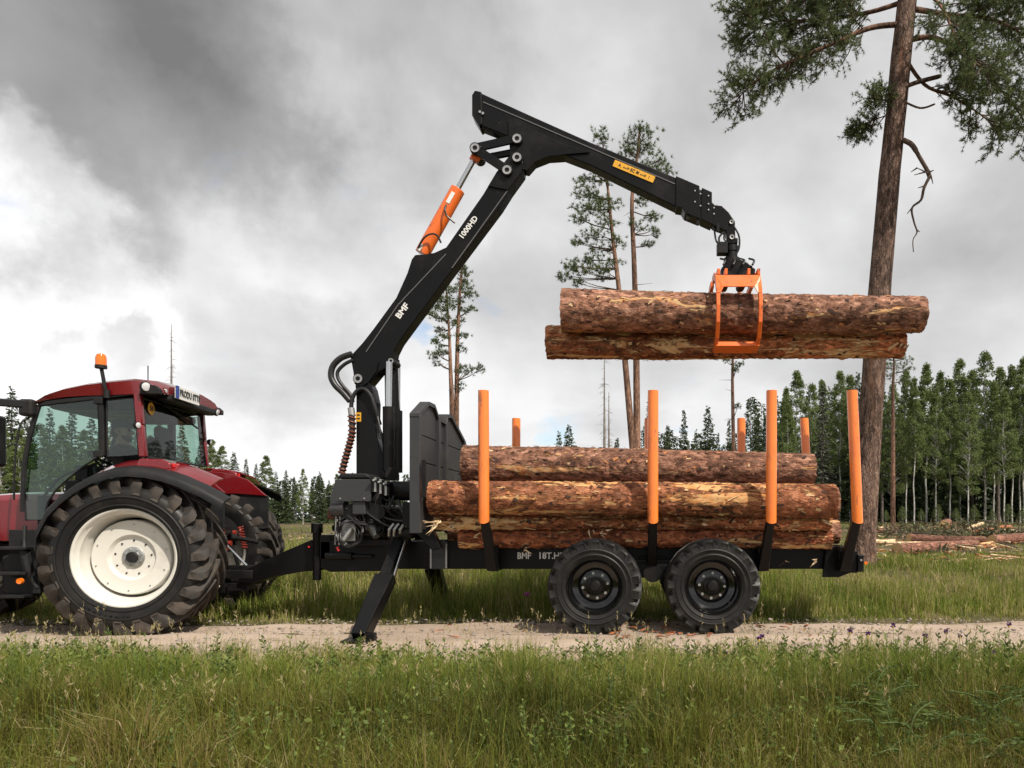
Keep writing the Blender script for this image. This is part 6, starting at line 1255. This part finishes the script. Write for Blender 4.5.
def debris():
    g = random.Random(120); b = MB()
    for k in range(420):
        Y = 14.6 + 26 * g.random() ** 1.6; px = g.uniform(866, 1040) if k % 4 else g.uniform(225, 430); x = X_(px, Y); z = float(height(x, Y)); a = g.uniform(0, 3.14); L = g.uniform(.1, .7); r = g.uniform(.008, .028); d = Vector((math.cos(a) * L, math.sin(a) * L, g.uniform(-.04, .12))); o = Vector((x, Y, z + .03 + g.random() * .06)); b.tube([o - d * .5, o + d * .5], [r, r * .6], 5, mi=k % 3)
    tag(b.build('branch_litter', [PALEWOOD, BARKR, TWIG]), 'broken sticks and bark littering the felled clearing', 'litter', kind='stuff')
    b = MB()
    for k in range(90):
        x = g.gauss(.25, .35) if k % 3 else g.uniform(-2.2, 2.6); y = g.uniform(7.6, 8.9); a = g.uniform(0, 3.14); L = g.uniform(.015, .06); w = Vector((-math.sin(a), math.cos(a), 0)) * g.uniform(.006, .018); d = Vector((math.cos(a), math.sin(a), 0)) * L; o = Vector((x, y, .018)); b.prism([o - d - w, o + d - w * .6, o + d * .8 + w, o - d * .7 + w], (0, 0, .008))
    tag(b.build('bark_scraps', BARKR), 'flakes of red-brown bark dropped on the track by the wheels', 'bark', kind='stuff')
debris()

# ------------------------------------------------------------------ grass
def near_edge(x): return 6.50 + .13 * np.sin(x * 5.3 + 2) + .08 * np.sin(x * 11.7) + 0.14 * np.sin(x * 0.9) + 0.08 * np.sin(x * 2.3 + 1)
def far_edge(x): return 9.05 + 0.16 * np.sin(x * 0.7 + 2) + 0.09 * np.sin(x * 2.9) + 0.35 * sm(1.0, 5, x)
def patch(x, y, s=1.0):                               # slow variation over the ground, 0..1
    return .5 + .25 * np.sin(x * 1.9 * s + .7 * np.sin(y * 1.3 * s)) + .25 * np.sin(y * 2.3 * s + 1.3 * np.sin(x * .9 * s + 2))
def grass_mesh(name, x, y, hgt, wid, tint, seed, bend=.55):
    g = rng(seed); n = len(x); z = height(x, y) - .035; a = g.uniform(0, 6.283, n); b = g.uniform(0, 6.283, n); bl = np.abs(g.normal(0, bend, n)).clip(0, 1.3) * hgt
    w = np.stack([np.cos(a), np.sin(a), np.zeros(n)], -1) * (wid / 2)[:, None]; d = np.stack([np.cos(b), np.sin(b), np.zeros(n)], -1)
    o = np.stack([x, y, z], -1); m = o + d * (bl * .28)[:, None] + np.stack([0 * x, 0 * x, hgt * .58], -1); t = o + d * bl[:, None] + np.stack([0 * x, 0 * x, hgt * (1 - .28 * (bl / hgt) ** 1.5)], -1)
    V = np.stack([o - w, o + w, m - w * .75, m + w * .75, t], 1).reshape(-1, 3); k = (np.arange(n) * 5)[:, None]
    Fc = (k + np.array([[0, 1, 3, 0, 3, 2, 2, 3, 4]])).reshape(-1)
    picked = (g.random(n) < .85 * sm(5.5, 4.1, y + .35 * (patch(x, y, 1.1) - .5))).astype(int)  # blades towards the camera get the shaded colours, imitating shade
    return np_mesh(name, V, Fc, 3, [GRASSM, SHADEGRASSM], np.repeat(np.clip(tint, 0, 1), 5), np.repeat(picked, 3))
def grass_field(name, label, n, ylo, yhi, dens_y, hfun, wid, tbase, seed, margin=2.8):
    g = rng(seed); y = ylo + (yhi - ylo) * g.uniform(0, 1, n) ** dens_y; xl = (-CX) * y / F - margin; xr = (1024 - CX) * y / F + margin; x = xl + (xr - xl) * g.uniform(0, 1, n)
    # tussocks: part of the blades gather round clump centres
    cl = g.random(n) < .55; k = g.integers(0, n, n); j = (k // 24) * 24 % n
    x = np.where(cl, x[j] + g.normal(0, .05, n), x); y = np.where(cl, y[j] + g.normal(0, .05, n), y)
    h, keep, t = hfun(x, y, g); s = keep
    x, y, h, t = x[s], y[s], h[s], t[s]; me = grass_mesh(name, x, y, h, g.uniform(.7, 1.3, len(x)) * wid, tbase + t, seed + 1)
    return tag(link(name, me), label, 'grass', kind='stuff')
def h_fore(x, y, g):
    e = near_edge(x) - y; keep = (e > -.12) & ((e > .35) | (g.random(len(x)) < .25 + e * 1.6)); p = patch(x, y); p2 = patch(x + 7, y - 3, 2.3)
    h = (.08 + .17 * sm(.0, 1.3, e)) * g.uniform(.45, 1.25, len(x)) * (.75 + .5 * p2); h = h * np.where((patch(x * 2.1, y * 2.1 + 4, 1.7) > .72) & (e > .7), 1.45, 1.0); t = (p - .5) * .42 + (p2 - .5) * .22 + g.normal(0, .13, len(x)) + np.where(g.random(len(x)) < .13, .4, 0) - .10 * sm(5.6, 3.6, y); return h, keep, t  # tint also lowered towards the camera as painted shade
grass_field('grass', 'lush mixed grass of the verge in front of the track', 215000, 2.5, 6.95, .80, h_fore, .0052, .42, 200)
def h_edge(x, y, g):
    e = near_edge(x) - y; p = patch(x * 1.9 + 2, y * 1.4, 1.8); keep = (e > -.05) & (e < 1.1) & (p + g.normal(0, .12, len(x)) > .55); h = g.uniform(.14, .34, len(x)); t = g.normal(.12, .14, len(x)); return h, keep, t
grass_field('grass', 'taller bright blades standing along the near edge of the track', 32000, 5.2, 6.8, 1.0, h_edge, .0065, .45, 205)
def h_back(x, y, g):
    e = y - far_edge(x); keep = (e > -.10) & ((e > .3) | (g.random(len(x)) < .3 + e * 2)); p = patch(x + 3, y, .8); h = (.06 + (.20 + .12 * sm(3, -1, x)) * sm(0, 1.0, e)) * g.uniform(.4, 1.25, len(x)) * (.6 + .7 * p) * (1 - .4 * sm(2.5, 4.5, x) * sm(11.5, 13, y))
    p3 = patch(x * 1.7 + 1, y * 2.2, 1.4); h = h * np.where(p3 > .66, 1.55, .8); t = (p - .5) * -.3 + (p3 - .5) * .35 + g.normal(0, .14, len(x)) + np.where(g.random(len(x)) < .28, .38, 0); return h, keep, t
grass_field('grass', 'tall rough grass on the bank behind the track', 140000, 8.9, 15.5, 1.15, h_back, .0085, .40, 210)
def h_field(x, y, g):
    p = patch(x, y, .25); keep = g.random(len(x)) < (.25 + .75 * sm(.35, .65, p)) * np.where(x < -2, .45, 1.0); h = g.uniform(.12, .42, len(x)) * (.6 + .6 * p) * np.where(x > 3, .45, 1.0); t = g.normal(.06, .15, len(x)) + np.where(g.random(len(x)) < .2, .3, 0); return h, keep, t
grass_field('grass', 'patchy grass across the felled clearing', 70000, 15.0, 75.0, 2.1, h_field, .030, .40, 220, 4.0)
def thatch():
    g = rng(260); n = 26000; y = 2.6 + 3.9 * g.random(n) ** .85; x = (-CX * y / F - .6) + (1024 * y / F + 1.2) * g.random(n); k = (y < near_edge(x) + .1) & (patch(x * 1.3, y * 1.6 + 2, 1.6) + g.normal(0, .12, n) > .42); x, y = x[k], y[k]; n = len(x)
    a = g.uniform(0, 6.283, n); d = unit(np.stack([np.cos(a), np.sin(a), g.normal(.25, .3, n)], -1)); c = np.stack([x, y, height(x, y) + g.uniform(.0, .10, n)], -1); V = blades_tri(c, d, g.uniform(.08, .26, n), np.full(n, .005), g)
    tag(link('dead_grass', tri_mesh('dead_grass', V, GRASSM, np.clip(g.normal(.86, .12, n), 0, 1))), 'dry flattened dead grass lying among the green of the verge', 'grass', kind='stuff')
thatch()
def clover():
    g = rng(261); n = 16000; y = 2.7 + 3.8 * g.random(n) ** .8; x = (-CX * y / F - .6) + (1024 * y / F + 1.2) * g.random(n); p = patch(x * .9 + 5, y * 1.1, 1.3); k = (y < near_edge(x)) & (p + g.normal(0, .1, n) > .55); x, y = x[k], y[k]; n = len(x)
    a = g.uniform(0, 6.283, n); d = unit(np.stack([np.cos(a), np.sin(a), g.normal(.35, .25, n)], -1)); c = np.stack([x, y, height(x, y) + g.uniform(.03, .17, n)], -1); s = g.uniform(.018, .05, n); V = diamonds(c, d, s, s * .6, g)
    tag(link('clover_leaves', tri_mesh('clover_leaves', V, WEEDM, np.clip(g.normal(.6, .25, n), 0, 1), 4)), 'patches of small broad clover leaves in the verge grass', 'weeds', kind='stuff')
clover()
def tall_stems():
    g = rng(230); b = MB(); V = []; Ti = []
    n = 900; y = np.where(g.random(n) < .5, g.uniform(4.0, 6.9, n), g.uniform(9.2, 13.5, n)); x = (-CX * y / F - .5) + ((1024) * y / F + 1) * g.random(n)
    C = []; D = []
    for xx, yy in zip(x, y):
        z = float(height(xx, yy)); h = g.uniform(.35, .72) * (.72 if yy < 7 else 1.0); d = Vector((g.normal(0, .10), g.normal(0, .10), 1)).normalized(); o = Vector((xx, yy, z - .03)); e = o + d * h; w = .0016 if yy < 7 else .0028
        V += [o + Vector((-w, 0, 0)), o + Vector((w, 0, 0)), e]; Ti.append(g.uniform(.70, 1.0))
        for q in range(9): C.append(e - d * .10 * h * g.uniform(0, 1.6)); D.append(d + Vector(g.normal(0, .45, 3)))
    me = np_mesh('grass_stems', np.array([v[:] for v in V]), np.arange(len(V)), 3, [GRASSM], np.repeat(Ti, 3)); o = tag(link('grass_stems', me), 'thin straw-coloured seed stems standing above the grass', 'grass', kind='stuff')
    c = np.array([k[:] for k in C]); d = unit(np.array([k[:] for k in D])); V2 = diamonds(c, d, g.uniform(.02, .045, len(c)), np.full(len(c), .006), g); link('seed_heads', tri_mesh('seed_heads', V2, GRASSM, np.clip(g.normal(.88, .1, len(c)), 0, 1), 4), o)
tall_stems()
def weeds():
    """low broad-leaved herbs among the grass"""
    g = rng(240); C = []; D = []; Ln = []; Wd = []; Ti = []; st = MB()
    spots = [(g.uniform(-6.2, 3.6), g.uniform(3.2, 6.6), g.uniform(.14, .30)) for _ in range(2000)] + [(X_(px, Y) + g.normal(0, .05), Y + g.normal(0, .08), h) for px, Y, h in ((550, 6.9, .34), (562, 6.7, .26), (448, 6.9, .24), (470, 6.8, .24), (640, 6.6, .26), (835, 6.4, .30), (862, 6.5, .34), (870, 6.4, .34), (900, 6.4, .30), (915, 6.5, .33), (950, 6.3, .30), (985, 6.2, .36), (1000, 6.1, .38), (1010, 6.2, .36), (925, 6.2, .34), (965, 6.1, .34), (975, 5.9, .34), (800, 6.4, .26), (770, 6.5, .26), (735, 6.5, .24), (405, 6.8, .22), (60, 6.3, .24), (20, 6.2, .26), (885, 6.2, .32), (940, 6.0, .32), (1018, 5.6, .40), (1005, 5.4, .36))]
    for (x, y, h) in spots:
        if y > near_edge(x) - .02 or (y < 4.8 and g.random() < .45): continue
        if y > near_edge(x) - .5: h = h * g.uniform(.45, 1.15)
        z = float(height(x, y)); o = Vector((x, y, z - .02)); e = o + Vector((g.normal(0, .04), g.normal(0, .04), h)); st.tube([o, e], [.0035, .0018], 4, False); nl = int(7 + h * 30); ti = g.uniform(.15, 1.0)
        for k in range(nl):
            t = .15 + .85 * (k + g.uniform(0, 1)) / nl; a = k * 2.4 + g.normal(0, .3); C.append(o.lerp(e, t)); D.append(Vector((math.cos(a), math.sin(a), .45 + .5 * t + g.normal(0, .15)))); Ln.append(g.uniform(.035, .085) * (1.2 - .5 * t) * (.65 + 1.2 * h) * (.62 if y < 5.2 else 1)); Wd.append(g.uniform(.012, .026) * (.7 if y < 5.2 else 1)); Ti.append(min(1, max(0, ti + g.normal(0, .12))))
    c = np.array([k[:] for k in C]); d = unit(np.array([k[:] for k in D])); V = diamonds(c, d, np.array(Ln), np.array(Wd), g)
    o = tag(link('weeds', tri_mesh('weeds', V, WEEDM, np.array(Ti), 4)), 'low leafy herbs mixed into the verge grass', 'weeds', kind='stuff'); st.build('weed_stems', STEMG, o)
weeds()
def corner_bush():
    g = rng(250); T = thing('bush', 'dark ferny bush in the lower right corner of the verge', 'bush', (1.95, 4.05, 0)); st = MB(); C = []; D = []; Ln = []; Ti = []
    for k in range(60):
        o = Vector((g.uniform(1.25, 2.7), g.uniform(3.3, 4.5), -.02)); a = g.uniform(0, 6.28); L = g.uniform(.22, .42); e = o + Vector((math.cos(a) * L * .6, math.sin(a) * L * .6, L)); m = o.lerp(e, .5) + Vector((0, 0, .10)); path = spline([o, m, e + Vector((math.cos(a) * .08, math.sin(a) * .08, -.03))], 7); st.tube(path, .003, 4, False); ax = Vector((-math.sin(a), math.cos(a), 0))
        for i, p in enumerate(path[2:]):
            for s in (-1, 1):
                for q in range(2):
                    C.append(p + Vector(g.normal(0, .006, 3))); D.append(ax * s + Vector((math.cos(a) * .5, math.sin(a) * .5, g.normal(0, .2)))); Ln.append((.10 * (1 - i / 17)) * g.uniform(.6, 1)); Ti.append(np.clip(g.normal(.28, .14), 0, 1))
    c = np.array([k[:] for k in C]) - np.array([1.95, 4.05, 0]); d = unit(np.array([k[:] for k in D])); V = diamonds(c, d, np.array(Ln), np.array(Ln) * .24, g); link('fronds', tri_mesh('fronds', V, WEEDM, np.array(Ti), 4), T); st.build('stems', STEMG, T)
corner_bush()

# ------------------------------------------------------------------ wildflowers
def flower(px, py, Y, petal, label, group, seed, kind='spike', head=.018, name='wildflower'):
    g = random.Random(seed); c = P(px, py, Y); zb = float(height(c.x, Y)); T = thing(name, label, 'flower', (c.x, Y, zb), group=group)
    o = Vector((c.x + g.uniform(-.03, .03), Y, zb - .02)); b = MB(); b.tube([o, o.lerp(c, .6) + Vector((g.uniform(-.01, .01), 0, 0)), c], [.0028, .0022, .0018], 5); b.build('stem', STEMG, T)
    b = MB()
    for k in range(16 if kind != 'daisy' else 13):
        a = 2 * math.pi * k / (8 if kind != 'daisy' else 13); el = {'spike': g.uniform(-.2, 1.0), 'thistle': g.uniform(.5, 1.4), 'daisy': .1}[kind]; d = Vector((math.cos(a) * math.cos(el), math.sin(a) * math.cos(el), math.sin(el)))
        if kind == 'daisy': d = Vector((math.cos(a), -.45, math.sin(a))).normalized()
        w = d.cross(Vector((0.1, 1, .2))).normalized() * head * .28; L = head * g.uniform(.8, 1.25); s = c + Vector((0, 0, g.uniform(0, head) if kind == 'spike' else 0))
        b.add([s, s + d * L * .5 + w, s + d * L, s + d * L * .5 - w], [(0, 1, 2, 3)])
    b.build('petals', petal, T)
    b = MB(); b.tube([c + Vector((0, 0, -.012)), c, c + Vector((0, -.004, .006))], [head * .25, head * .38, head * .2], 8); b.build('flower_base', PETALY if kind != 'thistle' else STEMG, T, 50)
    if kind == 'spike':
        b = MB()
        for k in range(6):
            a = g.uniform(0, 6.28); p = o.lerp(c, g.uniform(.3, .95)); d = Vector((math.cos(a), math.sin(a), .4)) * .04; w = Vector((-math.sin(a), math.cos(a), 0)) * .006; b.add([p, p + d * .5 + w, p + d, p + d * .5 - w], [(0, 1, 2, 3)])
        b.build('leaves', STEMG, T)
PL, PG = 'small dark purple wildflower spike standing in the verge grass', 'purple wildflowers in the verge'
for i, (px, py, Y) in enumerate(((109, 657, 6.2), (124, 673, 5.9), (210, 673, 5.9), (322, 702, 5.2), (104, 745, 4.4), (282, 668, 6.0), (725, 655, 6.2), (694, 655, 6.3), (680, 657, 6.2), (759, 640, 6.3), (762, 638, 6.4), (850, 633, 6.4), (893, 627, 6.5), (946, 633, 6.4), (960, 637, 6.4), (925, 637, 6.4), (1009, 626, 6.4), (920, 668, 5.9), (822, 673, 5.8), (778, 708, 5.2), (620, 678, 5.8), (868, 636, 6.4), (995, 655, 6.1))):
    flower(px, py, Y, PETALP, PL, PG, 300 + i, head=.026)
for i, (px, py, Y) in enumerate(((848, 690, 5.5), (190, 700, 5.3), (185, 690, 5.4), (96, 760, 4.3), (60, 690, 5.4), (670, 690, 5.5), (533, 700, 5.2), (778, 716, 5.1), (1010, 703, 5.2))):
    flower(px, py, Y, PETALY, 'tiny yellow wildflower in the verge grass', 'yellow wildflowers in the verge', 340 + i, head=.020)
flower(527, 596, 9.7, PETALPK, 'pink thistle head in the grass left of the front trailer wheel', None, 360, 'thistle', .055, 'thistle')
flower(445, 703, 5.2, PETALW, 'white daisy alone in the verge grass', None, 361, 'daisy', .042, 'daisy')
flower(1012, 690, 5.4, PETALPK, 'pale pink clover head near the right edge of the verge', None, 362, 'thistle', .03, 'clover')
